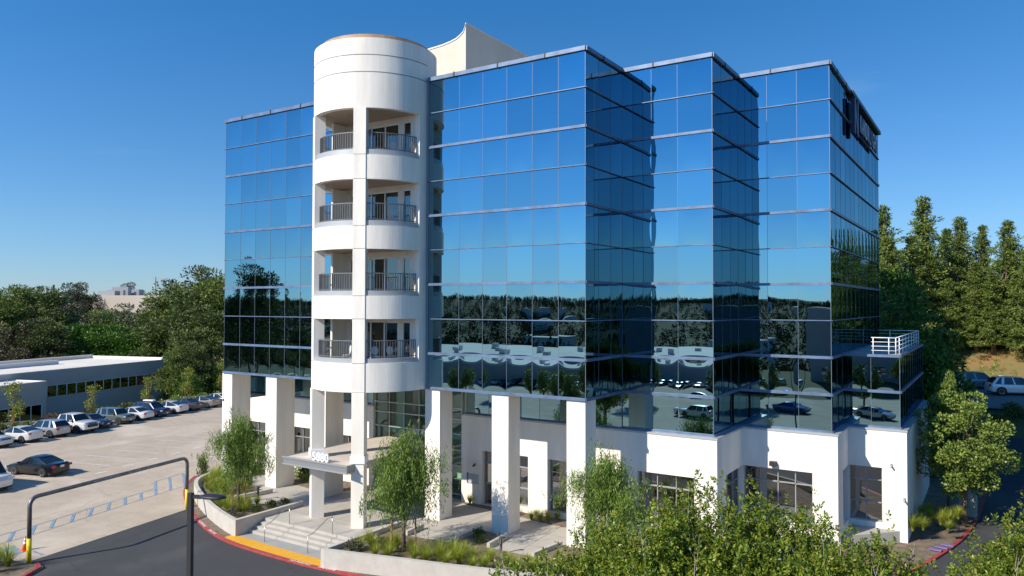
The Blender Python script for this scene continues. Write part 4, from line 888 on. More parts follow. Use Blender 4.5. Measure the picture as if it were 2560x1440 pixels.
lm_conif = leafmat('yellow green conifer needle', [(.045, .08, .014), (.10, .15, .025), (.165, .22, .038), (.23, .27, .055)], .55, .15)
lm_dark = leafmat('dark evergreen leaf', [(.03, .052, .014), (.07, .11, .022), (.12, .165, .035), (.175, .20, .055)], .6, .12)
lm_euc = leafmat('olive grey gum leaf', [(.05, .06, .03), (.09, .10, .05), (.13, .14, .075)], .5, .12)
lm_brite = leafmat('fresh green fig leaf', [(.025, .07, .007), (.06, .15, .012), (.12, .22, .022)], .4, .15)
lm_far = leafmat('far olive scrub leaf', [(.035, .05, .022), (.08, .095, .04), (.13, .13, .065)], 1, .0, 0)
lm_brown = leafmat('olive brown leaf', [(.05, .045, .02), (.09, .075, .03), (.12, .11, .05)], .5, .1)
lm_grass = leafmat('yellow green grass blade', [(.17, .25, .02), (.30, .37, .03), (.44, .42, .07)], .5, .3)
lm_red = leafmat('red tipped hedge leaf', [(.05, .07, .015), (.12, .10, .02), (.30, .08, .025), (.14, .15, .03)], .5, .15)
lm_gold = leafmat('golden sapling leaf', [(.12, .17, .02), (.24, .28, .03), (.36, .33, .05)], .45, .25)
lm_grey = leafmat('grey green shrub leaf', [(.07, .09, .05), (.12, .14, .08), (.20, .12, .08)], .6, .1)
def trunk_mesh(h, r, limbs, m, lean=0):
    b = MB(); b.tube([(0, 0, -.6), (0, 0, h*.3), (lean*.4, 0, h*.65), (lean, 0, h)], [r*1.3, r, r*.75, r*.25], 8)
    for p in limbs:
        z0 = h*rnd.uniform(.3, .8); b.tube([(0, 0, z0), (p[0]*.5, p[1]*.5, z0+(p[2]-z0)*.6), tuple(p)], [r*.45, r*.28, r*.08], 5, False)
    me = b.build('trunk', m, None, True).data
    for o in [o for o in bpy.data.objects if o.data == me]: bpy.data.objects.remove(o)
    return me
PROTO = {}
def proto(kind, variant=0):
    key = (kind, variant)
    if key in PROTO: return PROTO[key]
    if kind == 'conifer':   # unit height 20: layered drooping tiers
        cs, rs_ = [], []; hh = 20
        for i in range(230):
            t = (i+rnd.random())/230; z = 3.4+t*16.2; sp = (1-t)**.9*4.9+.25; a = rnd.random()*6.28; q = sp*math.sqrt(rnd.uniform(.12, 1))*(.65+.45*math.sin(z*2.3+a*2))
            cs.append((math.cos(a)*q, math.sin(a)*q, z-q*.12)); rs_.append(rnd.uniform(.55, 1.15)*(1.1-t*.68))
        c, d = cloud(cs, rs_, 150, .25, .45, .2); me = leaves_mesh('crown', c, d, rng.uniform(.25, .55, len(c)), .07, lm_conif)
        tr_ = trunk_mesh(19, .3, [cs[i] for i in range(0, 200, 9)], m_bark)
    elif kind in ('broad', 'gum', 'fig', 'darkpine', 'brown'):   # unit height 12
        cs, rs_ = [], []; N_ = {'gum': 34, 'fig': 46, 'broad': 46, 'darkpine': 60, 'brown': 40}[kind]
        for i in range(N_):
            q = unit(rng.normal(size=(1, 3)))[0]; t = rnd.uniform(.35, 1)
            p = np.array([q[0]*3.9*t, q[1]*3.9*t, 6.6+q[2]*4.7*t])
            if kind == 'darkpine': f_ = max(.25, 1-(p[2]-3)/10.5); p[0] *= f_*1.2; p[1] *= f_*1.2; p[2] *= 1.05
            if kind == 'gum': p[2] += 1.0*math.sin(i); p[0] *= .9
            cs.append(tuple(p)); rs_.append(rnd.uniform(.75, 1.5) if kind != 'gum' else rnd.uniform(.6, 1.35))
        lm = {'gum': lm_euc, 'fig': lm_brite, 'broad': lm_round, 'darkpine': lm_conif if variant == 1 else lm_dark, 'brown': lm_brown}[kind]
        c, d = cloud(cs, rs_, 210 if kind != 'gum' else 120, .3, .7 if kind != 'darkpine' else .5, .45); me = leaves_mesh('crown', c, d, rng.uniform(.22, .46, len(c)), .075 if kind != 'darkpine' else .05, lm)
        tr_ = trunk_mesh(8.5, .24, [cs[i] for i in range(0, N_, 4)], m_barkg if kind == 'gum' else m_bark)
    elif kind == 'round':
        cs, rs_ = [], []
        for i in range(80):
            q = unit(rng.normal(size=(1, 3)))[0]; t = rnd.uniform(.45, 1); wv = 3.9*(1-.12*max(0, q[2])); cs.append((q[0]*wv*t, q[1]*wv*t, 7.1+q[2]*4.4*t)); rs_.append(rnd.uniform(.55, 1.0))
        c, d = cloud(cs, rs_, 330, .45, .8, .6); me = leaves_mesh('crown', c, d, rng.uniform(.16, .28, len(c)), .075, lm_round, .6)
        tr_ = trunk_mesh(8.0, .2, [cs[i] for i in range(0, 80, 5)], m_bark)
    elif kind == 'weep':    # unit height 6
        cs, rs_ = [], []
        for i in range(56):
            q = unit(rng.normal(size=(1, 3)))[0]; t = rnd.uniform(.2, 1)**.6; z = 3.45+q[2]*2.15*t; wd = 1.65*(1-max(0, (z-3.0)/3.1)**1.4)*(.8+.35*math.sin(i*2.4))
            cs.append((q[0]*wd*t, q[1]*wd*t, z)); rs_.append(rnd.uniform(.3, .55))
        P_, D_ = [], []
        for c0, r in zip(cs, rs_):
            for s_ in range(int(40*(r/.4)**2)):
                q = rng.normal(size=3)*r*.6; ln = rng.uniform(.2, .7); n = int(ln/.05)
                for k in range(n):
                    P_.append((c0[0]+q[0]+rng.normal()*.03, c0[1]+q[1]+rng.normal()*.03, c0[2]+q[2]+.25-k*.05)); D_.append((rng.normal()*.35, rng.normal()*.35, -1+rng.normal()*.25))
        c = np.array(P_); d = unit(np.array(D_)); me = leaves_mesh('crown', c, d, rng.uniform(.10, .2, len(c)), .015, lm_weep)
        tr_ = trunk_mesh(4.6, .07, [cs[i] for i in range(0, 46, 2)], m_bark, .15)
    elif kind == 'glossy':  # rosettes on branch ends, crown centre at 0, radius about 2.2, trunk below
        cs, rs_ = [], []
        for i in range(320):
            q = unit(rng.normal(size=(1, 3)))[0]; q[2] = abs(q[2])*1.0-.35*(i % 2); t = rnd.uniform(.72, 1.06)
            k_ = 1+.22*math.sin(q[0]*5+variant)+.18*math.sin(q[1]*6+2*variant)
            cs.append((q[0]*2.15*t*k_, q[1]*2.15*t*k_, q[2]*1.75*t*k_)); rs_.append(1)
        P_, D_, L_ = [], [], []
        for c0 in cs:
            o = np.array(c0); ax = unit((o*np.array([.5, .5, .35])+np.array([0, 0, 1.6])+rng.normal(size=3)*.5)[None])[0]
            for s_ in range(22):
                off = rng.normal(size=3)*.20; ax2 = unit((ax+rng.normal(size=3)*.35)[None])[0]
                for k in range(12):
                    ra = rng.normal(size=3); ra -= ax2*ra.dot(ax2); ra /= np.linalg.norm(ra)+1e-9
                    h_ = k/12*.16; P_.append(o+off+ax2*h_); D_.append(ra*(1.05-.5*k/12)+ax2*(.15+.85*k/12)); L_.append(rng.uniform(.06, .098))
        c = np.array(P_); d = unit(np.array(D_)); me = leaves_mesh('crown', c, d, np.array(L_), .0185, lm_glossy, .62)
        b = MB(); b.tube([(0, 0, -9.4), (0, 0, -3), (.1, 0, -1)], [.16, .12, .08], 8)
        for i in range(0, 320, 6):
            p = cs[i]; b.tube([(0, 0, -1.6), (p[0]*.5, p[1]*.5, p[2]*.35-.4), p], [.05, .03, .008], 5, False)
        for i in range(26):
            p = cs[(i*7) % 320]
            if p[2] < .5: continue
            e = Vector((p[0]*.06+rnd.uniform(-.12, .12), rnd.uniform(-.1, .1), 1)).normalized(); ln = rnd.uniform(.5, 1.15); p = Vector(p)
            b.tube([p-e*.5, p+e*ln*.5, p+e*ln+Vector((rnd.uniform(-.1, .1), 0, 0))], [.011, .008, .003], 4, False, 1)
            for q in range(3):
                z_ = rnd.uniform(.1, .8); s0 = p+e*ln*z_; b.tube([s0, s0+Vector((rnd.uniform(-.22, .22), rnd.uniform(-.2, .2), rnd.uniform(.15, .4)))], [.006, .002], 4, False, 1)
        ob_ = b.build('trunk', [m_bark, m_twig], None, True); tr_ = ob_.data; bpy.data.objects.remove(ob_)
    elif kind == 'sapling': # height 4.5
        cs = [(rnd.uniform(-.5, .5), rnd.uniform(-.5, .5), rnd.uniform(1.6, 4.3)) for i in range(16)]
        c, d = cloud(cs, [rnd.uniform(.35, .55) for _ in cs], 260, .2, .9, .3); me = leaves_mesh('crown', c, d, rng.uniform(.12, .22, len(c)), .05, lm_gold)
        b = MB(); b.tube([(0, 0, -.6), (0, 0, 3.8)], [.05, .02], 6); b.tube([(-.3, 0, -.6), (-.3, 0, 2)], .03, 5); b.tube([(.3, 0, -.6), (.3, 0, 2)], .03, 5)
        ob_ = b.build('trunk', m_stake); tr_ = ob_.data; bpy.data.objects.remove(ob_)
    PROTO[key] = (tr_, me); return PROTO[key]
def tree(kind, x, y, z0, h, label, group=None, variant=0, wd=1.0, name='tree'):
    pr = proto(kind, variant); base = {'conifer': 20, 'weep': 6, 'sapling': 4.5}.get(kind, 12)
    t = thing(name, label, 'tree', (x, y, z0), rnd.uniform(0, 6.28), group); s = h/base; t.scale = (s*wd, s*wd, s)
    mesh_ob('trunk', pr[0], t); mesh_ob('crown', pr[1], t); return t
def hz(x, y): return float(H(x, y))
ORD = 'first second third fourth fifth sixth seventh eighth ninth tenth eleventh twelfth thirteenth fourteenth fifteenth sixteenth seventeenth eighteenth nineteenth twentieth'.split()
# --- weeping trees on stakes by the entrance
for i, (x, y, h, lb, wd, z0) in enumerate([(-20.8, -4.9, 6.1, 'weeping narrow leaved tree on stakes in the planter left of the steps', 1.12, 0), (-7.45, -5.3, 6.3, 'weeping narrow leaved tree on stakes in the planter right of the steps', 1.25, 0), (2.1, -2.0, 5.8, 'weeping narrow leaved tree partly hidden behind the glossy foreground bushes', 1.3, 0)]):
    t = tree('weep', x, y, z0, h, lb, 'weeping trees in front of the building', 0, wd, 'weeping_tree')
    sg_ = 1/(h/6)
    for dx, dy in ((.45, .1), (-.42, -.15)):
        o = MB().tube([(0, 0, -.05), (0, 0, 1.55)], .035, 7).build('tree_stake', m_stake, t); o.location = (dx, dy, 0)
# --- glossy bushes close to the drone
for i, (x, y, z, s, lb) in enumerate([
    (11.9, -22.35, 6.15, .92, 'leftmost glossy leaved tree crown in the foreground below the corner pillar'),
    (12.85, -21.3, 6.85, .88, 'second glossy leaved tree crown from the left in the foreground'),
    (14.15, -20.6, 6.85, .9, 'third glossy leaved tree crown in the foreground below the middle corner window'),
    (15.5, -20.3, 6.55, .84, 'fourth glossy leaved tree crown from the left, below the right white wall'),
    (16.5, -20.9, 5.9, .70, 'smallest glossy crown at the right end of the foreground group'),
    (13.25, -23.0, 6.1, .92, 'low glossy crown at the bottom left of the foreground group'),
    (14.9, -22.5, 6.1, .95, 'low glossy crown at the bottom middle of the foreground group'),
    (18.5, -18.6, 7.05, .80, 'glossy leaved tree crown cut by the lower right corner of the photo')]):
    t = thing('foreground_tree', lb, 'tree', (x, y, z), i*1.3, 'glossy leaved trees close to the camera'); t.scale = (s, s, s)
    pr = proto('glossy', i % 2); mesh_ob('trunk', pr[0], t); mesh_ob('crown', pr[1], t)
tag(MB().prism([(5, -21), (9, -15.5), (15, -13.5), (21, -14.5), (24, -20), (20, -27), (10, -27)], G-.1, G+.12).build('island', m_soil), kind='structure')
# --- round tree and shaded trees at the right corner
t = tree('round', 15.9, 17.9, -.6, 8.2, 'rounded mid green tree at the right corner of the building', None, 0, 1.08, 'corner_tree')
tree('round', 14.9, 21.2, -.6, 9.2, 'narrow taller green tree just behind the rounded corner tree', None, 0, .42, 'corner_tree')
RT = [('fig', 11.9, 33.5, 14.2, .85, 'broad dark tree in the shade just behind the right terrace'), ('fig', 13.2, 38.5, 9.8, .6, 'second dark tree in the shade behind the terrace railing'), ('fig', 9.5, 42.0, 16.0, .9, 'tall leafy tree hidden behind the right glass corner'), ('fig', 13.6, 31.0, 7.0, .9, 'low dark tree between the terrace and the round corner tree'), ('fig', 21.5, 42.4, 3.4, 1.5, 'low dark bushy tree on the shaded bank at the right edge'), ('fig', 17.6, 42.2, 3.0, 1.5, 'low dark bushy tree on the shaded bank under the white suv'), ('fig', 25.5, 42.0, 3.6, 1.5, 'dark bushy tree on the bank outside the right edge')]
for kd, x, y, zt, wd, lb in RT: tree(kd, x, y, hz(x, y), zt-hz(x, y), lb, 'trees in the shade right of the building', 0, wd, 'shade_tree')
CN = [(7.0, 60.2, 23.9), (8.1, 55.3, 19.8), (10.4, 69.5, 25.8), (9.4, 64.4, 20.6), (14.0, 74.7, 23.6), (16.3, 77.0, 22.6), (18.9, 72, 22.6), (21.2, 70.7, 21.0), (17.3, 67.5, 16.4), (13.0, 66.0, 15.6), (11.1, 66.5, 18.6), (22.5, 66, 20), (26, 70, 22), (29.5, 64, 20.5), (33, 72, 23), (37, 66, 21), (41, 74, 23), (46, 68, 21), (5, 80, 22), (12, 84, 23), (19, 82, 21), (20.6, 66.5, 18.2), (15.6, 68.0, 17.6), (50, 78, 24), (25, 86, 24)]
for i, (x, y, zt) in enumerate(CN):
    kd, var = 'conifer', i % 2; z0 = hz(x, y)-.3
    w_ = ['tall', 'bushy', 'broad', 'slim', 'ragged'][i % 5]
    lb = ['conifer touching the right glass edge at mid height', 'lower conifer beside the right glass edge', 'tallest pointed conifer on the orange bank at right', 'bushy conifer at the foot of the tallest pointed one', 'slim pointed conifer right of the tallest one', 'broad conifer behind the slim pointed one', 'broad conifer near the right edge above the white suv', 'broad conifer cut by the right edge of the photo', 'low bushy conifer on the bank above the white suv', 'low bushy conifer on the bank above the dark trees', 'mid height conifer behind the tallest pointed one'][i] if i < 11 else '%s conifer on the bank, %s of those mirrored in the right glass face' % (w_, ORD[i-11])
    tree(kd, x, y, z0, zt-z0, lb, 'conifers on the bank beyond the right road', var, rnd.uniform(1.1, 1.6) if i else 1.0, 'conifer_tree')
# --- wood beyond the grey office at left
LT = [('darkpine', -151.4, 41.2, 16.7, 1.3, 'dark pine beyond the grey office, second of its kind from the left'), ('darkpine', -143.3, 42.0, 16.1, 1.2, 'dark pine beyond the grey office, third of its kind from the left'), ('gum', -161.8, 54.2, 17.9, 1.1, 'grey green gum tree beyond the grey office, first of its kind from the left'), ('darkpine', -143.3, 34.8, 14.4, 1.2, 'dark pine beyond the grey office, first of its kind from the left'), ('brown', -186.9, 71.1, 18.8, 1.0, 'brownish scrubby tree beyond the grey office, fifth of its kind from the left'), ('gum', -152.3, 50.8, 14.2, 1.0, 'grey green gum tree beyond the grey office, second of its kind from the left'), ('brown', -128.3, 31.6, 10.3, 1.3, 'brownish scrubby tree beyond the grey office, third of its kind from the left'), ('brown', -124.8, 27.0, 7.6, 1.3, 'brownish scrubby tree beyond the grey office, first of its kind from the left'), ('darkpine', -125.2, 33.5, 10.3, 1.2, 'dark pine beyond the grey office, fourth of its kind from the left'), ('gum', -189.7, 76.5, 15.2, 1.0, 'grey green gum tree beyond the grey office, third of its kind from the left'), ('broad', -161.9, 64.8, 12.3, 1.1, 'mid green bushy tree beyond the grey office, first of its kind from the left'), ('broad', -154.4, 64.0, 11.7, 1.0, 'mid green bushy tree beyond the grey office, second of its kind from the left'), ('darkpine', -151.1, 63.6, 11.1, 0.8, 'dark pine beyond the grey office, fifth of its kind from the left'), ('brown', -267.7, 131.8, 21.6, 1.1, 'brownish scrubby tree beyond the grey office, seventh of its kind from the left'), ('brown', -271.0, 125.8, 17.5, 1.0, 'brownish scrubby tree beyond the grey office, sixth of its kind from the left'), ('gum', -145.6, 63.1, 13.2, 1.2, 'grey green gum tree beyond the grey office, fourth of its kind from the left'), ('gum', -135.4, 60.6, 13.8, 1.1, 'grey green gum tree beyond the grey office, sixth of its kind from the left'), ('gum', -129.2, 55.5, 10.4, 1.3, 'grey green gum tree beyond the grey office, fifth of its kind from the left'), ('darkpine', -116.6, 53.0, 16.8, 1.2, 'dark pine beyond the grey office, seventh of its kind from the left'), ('gum', -118.9, 58.5, 21.0, 0.9, 'grey green gum tree beyond the grey office, ninth of its kind from the left'), ('darkpine', -109.1, 55.2, 19.5, 1.1, 'dark pine beyond the grey office, twelfth of its kind from the left'), ('darkpine', -103.8, 54.0, 17.7, 1.2, 'dark pine beyond the grey office, fourteenth of its kind from the left'), ('darkpine', -107.2, 49.0, 15.4, 1.2, 'dark pine beyond the grey office, ninth of its kind from the left'), ('gum', -125.6, 57.5, 18.2, 0.9, 'grey green gum tree beyond the grey office, eighth of its kind from the left'), ('gum', -117.5, 51.6, 14.8, 1.1, 'grey green gum tree beyond the grey office, seventh of its kind from the left'), ('darkpine', -99.1, 46.7, 12.5, 1.3, 'dark pine beyond the grey office, eleventh of its kind from the left'), ('darkpine', -96.0, 47.6, 11.1, 1.2, 'dark pine beyond the grey office, thirteenth of its kind from the left'), ('darkpine', -89.4, 36.1, 6.2, 0.95, 'dark pine beyond the grey office, eighth of its kind from the left'), ('darkpine', -88.3, 37.8, 6.8, 1.0, 'dark pine beyond the grey office, tenth of its kind from the left'), ('brown', -88.6, 40.9, 4.8, 1.0, 'brownish scrubby tree beyond the grey office, eighth of its kind from the left'), ('fig', -83.6, 34.0, 2.3, 0.9, 'bright green dense tree beyond the grey office, twelfth of its kind from the left'), ('broad', -85.9, 41.2, 3.6, 1.0, 'mid green bushy tree beyond the grey office, third of its kind from the left'), ('fig', -130.4, 38.8, 8.5, 1.4, 'bright green dense tree beyond the grey office, first of its kind from the left'), ('fig', -132.2, 41.9, 9.0, 1.3, 'bright green dense tree beyond the grey office, second of its kind from the left'), ('fig', -128.5, 42.6, 8.8, 1.4, 'bright green dense tree beyond the grey office, third of its kind from the left'), ('fig', -128.2, 45.1, 8.9, 1.3, 'bright green dense tree beyond the grey office, fifth of its kind from the left'), ('fig', -124.5, 45.8, 8.5, 1.4, 'bright green dense tree beyond the grey office, sixth of its kind from the left'), ('fig', -125.9, 49.3, 8.9, 1.3, 'bright green dense tree beyond the grey office, eighth of its kind from the left'), ('fig', -122.0, 49.9, 8.4, 1.3, 'bright green dense tree beyond the grey office, ninth of its kind from the left'), ('fig', -119.9, 51.5, 8.7, 1.2, 'bright green dense tree beyond the grey office, eleventh of its kind from the left'), ('fig', -121.7, 40.5, 7.6, 1.4, 'bright green dense tree beyond the grey office, fourth of its kind from the left'), ('fig', -118.7, 43.7, 7.3, 1.4, 'bright green dense tree beyond the grey office, seventh of its kind from the left'), ('fig', -115.0, 46.1, 7.3, 1.3, 'bright green dense tree beyond the grey office, tenth of its kind from the left'), ('brown', -122.7, 31.7, 6.5, 1.3, 'brownish scrubby tree beyond the grey office, fourth of its kind from the left'), ('brown', -119.6, 26.5, 5.6, 1.3, 'brownish scrubby tree beyond the grey office, second of its kind from the left'), ('darkpine', -109.0, 46.2, 9.6, 1.2, 'dark pine beyond the grey office, sixth of its kind from the left')]

for i, (kd, x, y, zt, wd, lb) in enumerate(LT):
    z0 = hz(x, y)-.4; tree(kd, x, y, z0, max(5, zt-z0), lb, 'trees beyond the grey office', 1 if (kd == 'darkpine' and i % 3 == 0) else 0, wd, {'gum': 'gum_tree', 'darkpine': 'pine_tree', 'fig': 'fig_tree', 'brown': 'scrub_tree', 'broad': 'broadleaf_tree'}[kd])
# --- trees mirrored in the facade
RFT = [('darkpine', -73, -37, 18.5), ('darkpine', -80, -52, 9), ('darkpine', -88, -40, 10), ('broad', -30, -47, 5.5), ('broad', -22, -49, 7), ('fig', -8, -46, 6), ('fig', 3, -48, 5.5), ('broad', 16, -46, 7.5), ('broad', -40, -44, 5), ('darkpine', -52, -50, 5), ('broad', -19, -33, 6.5), ('fig', 26, -20, 7.5), ('fig', 30, -5, 8), ('broad', 31, 8, 8), ('fig', 28, 22, 8.5), ('broad', -58, -58, 6), ('fig', -68, -50, 6), ('darkpine', -80, -66, 9), ('fig', 9, -74, 6)]
for i, (kd, x, y, zt) in enumerate(RFT):
    z0 = hz(x, y)-.1; tree(kd, x, y, z0, zt-z0, ('%s tree behind the drone, %s of those mirrored in the front glass' % ({'conifer': 'tall pointed pine', 'darkpine': 'dark pine', 'broad': 'broadleaf', 'fig': 'dark leafy'}[kd], ORD[i])), 'trees mirrored in the front glass', 0, 1.1, 'mirrored_tree')
# --- scattered woodland on far hills, one mass
def woodland(name, pts, hgt, lm, m_per=46):
    C_, Dd, LL = [], [], []
    for x, y in pts:
        z = hz(x, y); h_ = hgt*rnd.uniform(.6, 1.3); q = unit(rng.normal(size=(m_per, 3))); q[:, 2] = np.abs(q[:, 2]); p = q*np.array([h_*.5, h_*.5, h_])*rng.uniform(.6, 1, (m_per, 1))+np.array([x, y, z])
        C_.append(p); Dd.append(unit(q+rng.normal(size=q.shape)*.6)); LL.append(np.full(m_per, h_*.24))
    c = np.concatenate(C_); L_ = np.concatenate(LL); o = mesh_ob(name, leaves_mesh(name, c, np.concatenate(Dd), L_*.8, L_*.3, lm)); tag(o, kind='stuff'); return o
pts = []
while len(pts) < 1500:
    x = rnd.uniform(-620, 40); y = rnd.uniform(-30, 620); d = math.hypot(x-17, y+34); a = math.degrees(math.atan2(x-17, y+34))
    if (-75 < a < -38 and 205 < d < 650): pts.append((x, y))
tag(woodland('woodland', pts, 6.5, lm_dark), 'dark far off woodland covering the hills beyond the left trees', 'woodland')
pts = []
while len(pts) < 6500:
    y = -rnd.uniform(110, 900); x = rnd.uniform(-2.3, .6)*(-y)-10
    if not (-100 < x < 45 and y > -125): pts.append((x, y))
tag(woodland('scrubland', pts, 7.0, lm_far, 60), 'dark scrub and trees on the valley hills mirrored in the glass', 'scrub')
for i, (x, y, sx) in enumerate([(-190, -330, 26), (-80, -300, 18), (-250, -420, 34), (60, -380, 22), (-330, -360, 20), (-10, -460, 28), (-140, -480, 20)]):
    h = thing('hillside_house', 'pale %s house on the far slope, mirrored in the glass' % ('long,low,wide,small,square,broad,narrow'.split(',')[i]), 'building', (x, y, hz(x, y)), R(i*23)); MB().box(-sx/2, sx/2, -7, 7, -6, 9).build('wall', m_parapet, h); MB().box(-sx/2-.5, sx/2+.5, -7.5, 7.5, 9, 9.6).build('roof', m_roofwhite, h)
# --- grasses and shrubs
def grass_mesh(n, ln, lm, spread=.9, w=.012):
    P_, D_2, L_ = [], [], []
    V = []; F = []
    for i in range(n):
        a = rnd.random()*6.283; r0 = rnd.random()*.08; l_ = ln*rnd.uniform(.6, 1.15); el_ = rnd.uniform(.15, 1.0)*spread; c_, s_ = math.cos(a), math.sin(a); px, py, pz = c_*r0, s_*r0, 0
        o = len(V); k = 4
        for j in range(k+1):
            t = j/k; wj = w*(1-t*.85); V += [(px-s_*wj, py+c_*wj, pz), (px+s_*wj, py-c_*wj, pz)]
            th = el_*(.35+1.5*t); px += c_*math.sin(th)*l_/k; py += s_*math.sin(th)*l_/k; pz += math.cos(th)*l_/k
        F += [(o+2*j, o+2*j+1, o+2*j+3, o+2*j+2) for j in range(k)]
    me = bpy.data.meshes.new('grass_clump'); me.from_pydata(V, [], F); me.materials.append(lm); me.update(); return me
GM = [grass_mesh(230, .95, lm_grass, 1.15, .013) for _ in range(3)]
def shrub_mesh(lm, r, per, ll=.09):
    cs = [(rnd.uniform(-.5, .5)*r, rnd.uniform(-.5, .5)*r, r*rnd.uniform(.25, .7)) for _ in range(7)]
    c, d = cloud(cs, [r*.5]*7, per, .5, .8, .3); return leaves_mesh('shrub', c, d, ll, ll*.28, lm)
SHM = {'dark': shrub_mesh(lm_dark, .5, 1500), 'grey': shrub_mesh(lm_grey, .5, 1500), 'green': shrub_mesh(lm_round, .6, 1200), 'red': shrub_mesh(lm_red, 1.2, 420, .17), 'big': shrub_mesh(lm_dark, 1.2, 420, .16)}
gi = [0]
def plant(me, name, x, y, z, s, label, cat, group):
    o = mesh_ob(name, me); o.location = (x, y, z); o.rotation_euler = (0, 0, rnd.uniform(0, 6.28)); o.scale = (s, s, s*rnd.uniform(.85, 1.1)); tag(o, label, cat, group); return o
spots = []
TEN = ['', '', 'twenty', 'thirty', 'forty']
def ordw(i): return ORD[i] if i < 20 else ('%s %s' % (TEN[(i+1)//10], ORD[(i+1) % 10-1]) if (i+1) % 10 else {30: 'thirtieth', 40: 'fortieth'}[i+1])
def fill(poly, n, dmin, grp, lb, kinds=None, smin=.62, smax=.98):
    xs = [p[0] for p in poly]; ys = [p[1] for p in poly]; k = 0; tries = 0; mine = []
    while k < n and tries < 4000:
        tries += 1; x = rnd.uniform(min(xs), max(xs)); y = rnd.uniform(min(ys), max(ys)); ins = False
        for i in range(len(poly)):
            (x1, y1), (x2, y2) = poly[i], poly[i-1]
            if (y1 > y) != (y2 > y) and x < (x2-x1)*(y-y1)/(y2-y1)+x1: ins = not ins
        if not ins or any(math.hypot(x-a, y-b) < dmin for a, b in spots): continue
        spots.append((x, y)); k += 1
        mine.append(plant(rnd.choice(GM), 'grass_clump', x, y, .04, rnd.uniform(smin, smax), lb, 'grass', grp))
    for i, o in enumerate(sorted(mine, key=lambda o: o.location.x)): o['label'] = '%s, %s from the left' % (lb, ordw(i))
fill([(-30, 3.0), (-30.1, .8), (-29, -1.4), (-26.8, -3.0), (-24.2, -4.2), (-24.2, -1), (-28, 0), (-28, 3)], 40, .42, 'grass clumps by the left pillar', 'yellow green grass clump in the bed below the leftmost pillar')
fill([(-24.0, -4.4), (-20.7, -5.7), (-19.8, -5.6), (-20.6, -3.4), (-23.1, -4.3)], 16, .45, 'grass clumps round the left staked tree', 'yellow green grass clump round the staked tree left of the steps')
fill([(-9.9, -7.0), (-6.5, -6.35), (-2.4, -5.35), (1.5, -4.0), (3, -3), (0, -3.2), (-4, -4.2), (-7, -4.6), (-9.9, -5)], 36, .55, 'grass clumps along the right planter wall', 'yellow green grass clump behind the right planter wall', None, .72, 1.02)
fill([(-10.2, 3.9), (-10.2, 3.5), (-5.5, 2.85), (-3.4, 2.7), (-3.4, 3.9)], 12, .4, 'grass clumps under the lobby wall windows', 'small grass clump in the strip under the recessed white wall', None, .5, .75)
fill([(13.6, 12.4), (13.6, 16.6), (16.0, 17.5), (15.2, 12.6)], 14, .5, 'grass clumps at the right kerb', 'grass clump in the bed at the right building corner')
for i, (k, x, y, s, lb) in enumerate([('grey', -20.0, -5.9, .9, 'low grey red shrub at the point of the left planter'), ('grey', -19.2, -5.9, .8, 'grey shrub next to the left stair side wall'), ('dark', -19.4, -4.6, .9, 'dark round shrub in the left planter behind the tree'), ('dark', -19.6, -3.4, 1.0, 'dark shrub on the left bed by the paving'), ('dark', -19.4, -2.6, .9, 'dark twiggy shrub nearest the left tower column'), ('grey', -9.6, -6.6, 1.1, 'grey flowering shrub at the left end of the right planter'), ('grey', -9.0, -5.6, 1.1, 'reddish grey shrub beside the right stair side wall'), ('dark', -5.6, -1.3, .9, 'dark shrub in the gravel bed before the middle pillar'), ('dark', -5.0, -2.0, .8, 'second dark shrub in the gravel bed before the middle pillar'), ('green', -24.2, 3.0, 1.5, 'green shrub between the two left pillars'), ('green', -23.0, 2.6, 1.3, 'green shrub in front of the left ground floor window'), ('green', -21.5, 2.2, 1.2, 'green shrub behind the canopy corner')]):
    plant(SHM[k], 'shrub', x, y, .02, s, lb, 'shrub', 'shrubs in the entrance beds')
for i, (x, y, h) in enumerate([(-32.4, .9, 3.0), (-31.2, 2.2, 2.2), (-23.6, 2.9, 2.4)]):
    o = plant(SHM['dark'], 'columnar_shrub', x, y, -.6 if i < 2 else 0, 1.3, ['dark columnar shrub left of the leftmost pillar', 'short dark shrub at the foot of the leftmost pillar', 'upright dark shrub beside the second pillar'][i], 'shrub', 'columnar shrubs by the pillars'); o.scale = (1.0, 1.0, h*1.05)
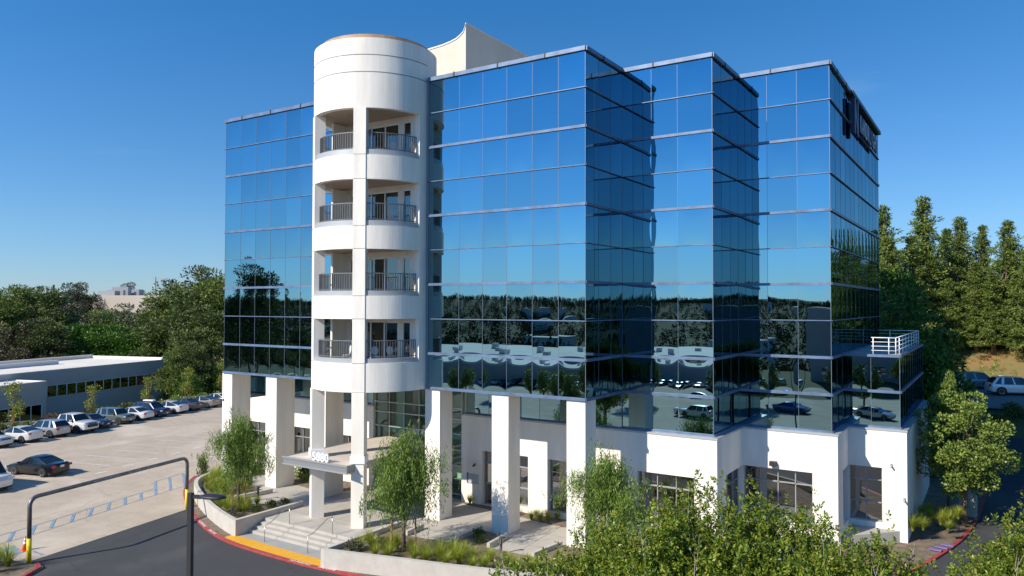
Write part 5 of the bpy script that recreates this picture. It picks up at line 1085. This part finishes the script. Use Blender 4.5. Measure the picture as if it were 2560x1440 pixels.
# hedge row behind the parked cars
for i in range(26):
    v = 9+i*1.65; p = U2*(-62.6-rnd.uniform(0, 1.2))+V2*v; red = i in (0, 1, 2, 3, 4, 5, 9, 10, 11, 12)
    plant(SHM['red' if red else 'green' if i > 16 else 'big'], 'hedge_shrub', p.x, p.y, G-.15, rnd.uniform(.95, 1.3)*(1.0 if not SHM['green'] or i <= 16 else 1.9), '%s shrub in the hedge behind the parked cars, %s from its left end' % ('red tipped' if red else 'green', (ORD[i] if i < 20 else ['twenty first', 'twenty second', 'twenty third', 'twenty fourth', 'twenty fifth', 'twenty sixth'][i-20])), 'shrub', 'hedge shrubs behind the parked cars')
for i, (v, s, lb) in enumerate([(21.2, 1.05, 'golden staked sapling at left behind the white pickup'), (31.0, .8, 'small golden staked sapling in front of the grey wall, middle one'), (39.5, .85, 'thin golden staked sapling right of the middle one'), (46.5, .95, 'golden staked sapling by the dark trees near the right end of the row'), (54, 1.1, 'golden staked sapling behind the last white sedan')]):
    p = U2*(-64.4)+V2*v; tree('sapling', p.x, p.y, -1.2, 5.2*s, lb, 'golden staked saplings along the hedge', 0, 1, 'sapling')
# grass island lower left
tag(MB().prism([(-22.2, -15.2), (-24.4, -15.6), (-27, -17.5), (-24, -20), (-20, -19)], G-.1, G+.11).build('grass_island', m_soil), kind='structure')
ki = thing('red_kerb', 'short red kerb end at the lower left corner', 'kerb'); ribbon(MB(), [(-20.0, -18.5), (-21.6, -16.2), (-22.2, -15.3), (-22.9, -15.1)], 0, .2, G-.05, G+.14).build('kerb_stone', m_red, ki)
for i, (x, y) in enumerate([(-23.6, -16.2), (-24.3, -16.9), (-23.3, -17.1), (-24.6, -16.2)]):
    plant(GM[i % 3], 'grass_clump', x, y, G+.1, 1.15, 'dark green grass clump at the foot of the clearance bar, %s one' % ['nearest the yellow foot', 'middle front', 'rightmost', 'rear left'][i], 'grass', 'grass clumps at the lower left corner')
# scrub on the orange bank and shaded bank
for i in range(14):
    x = 8+i*1.6+rnd.uniform(-.5, .5); y = 42.5+rnd.uniform(-1.2, 1.0)
    plant(SHM['big'], 'bank_shrub', x, y, hz(x, y)-.2, rnd.uniform(.9, 1.4), 'dark shrub on the shaded bank below the upper road, %s from the left' % ORD[i], 'shrub', 'shrubs on the shaded bank')
pts = [(rnd.uniform(4, 45), rnd.uniform(58, 72)) for _ in range(1000)]
tag(woodland('bank_groundcover', pts, .55, lm_round, 30), 'low green ground cover on the orange bank at right', 'ground cover')
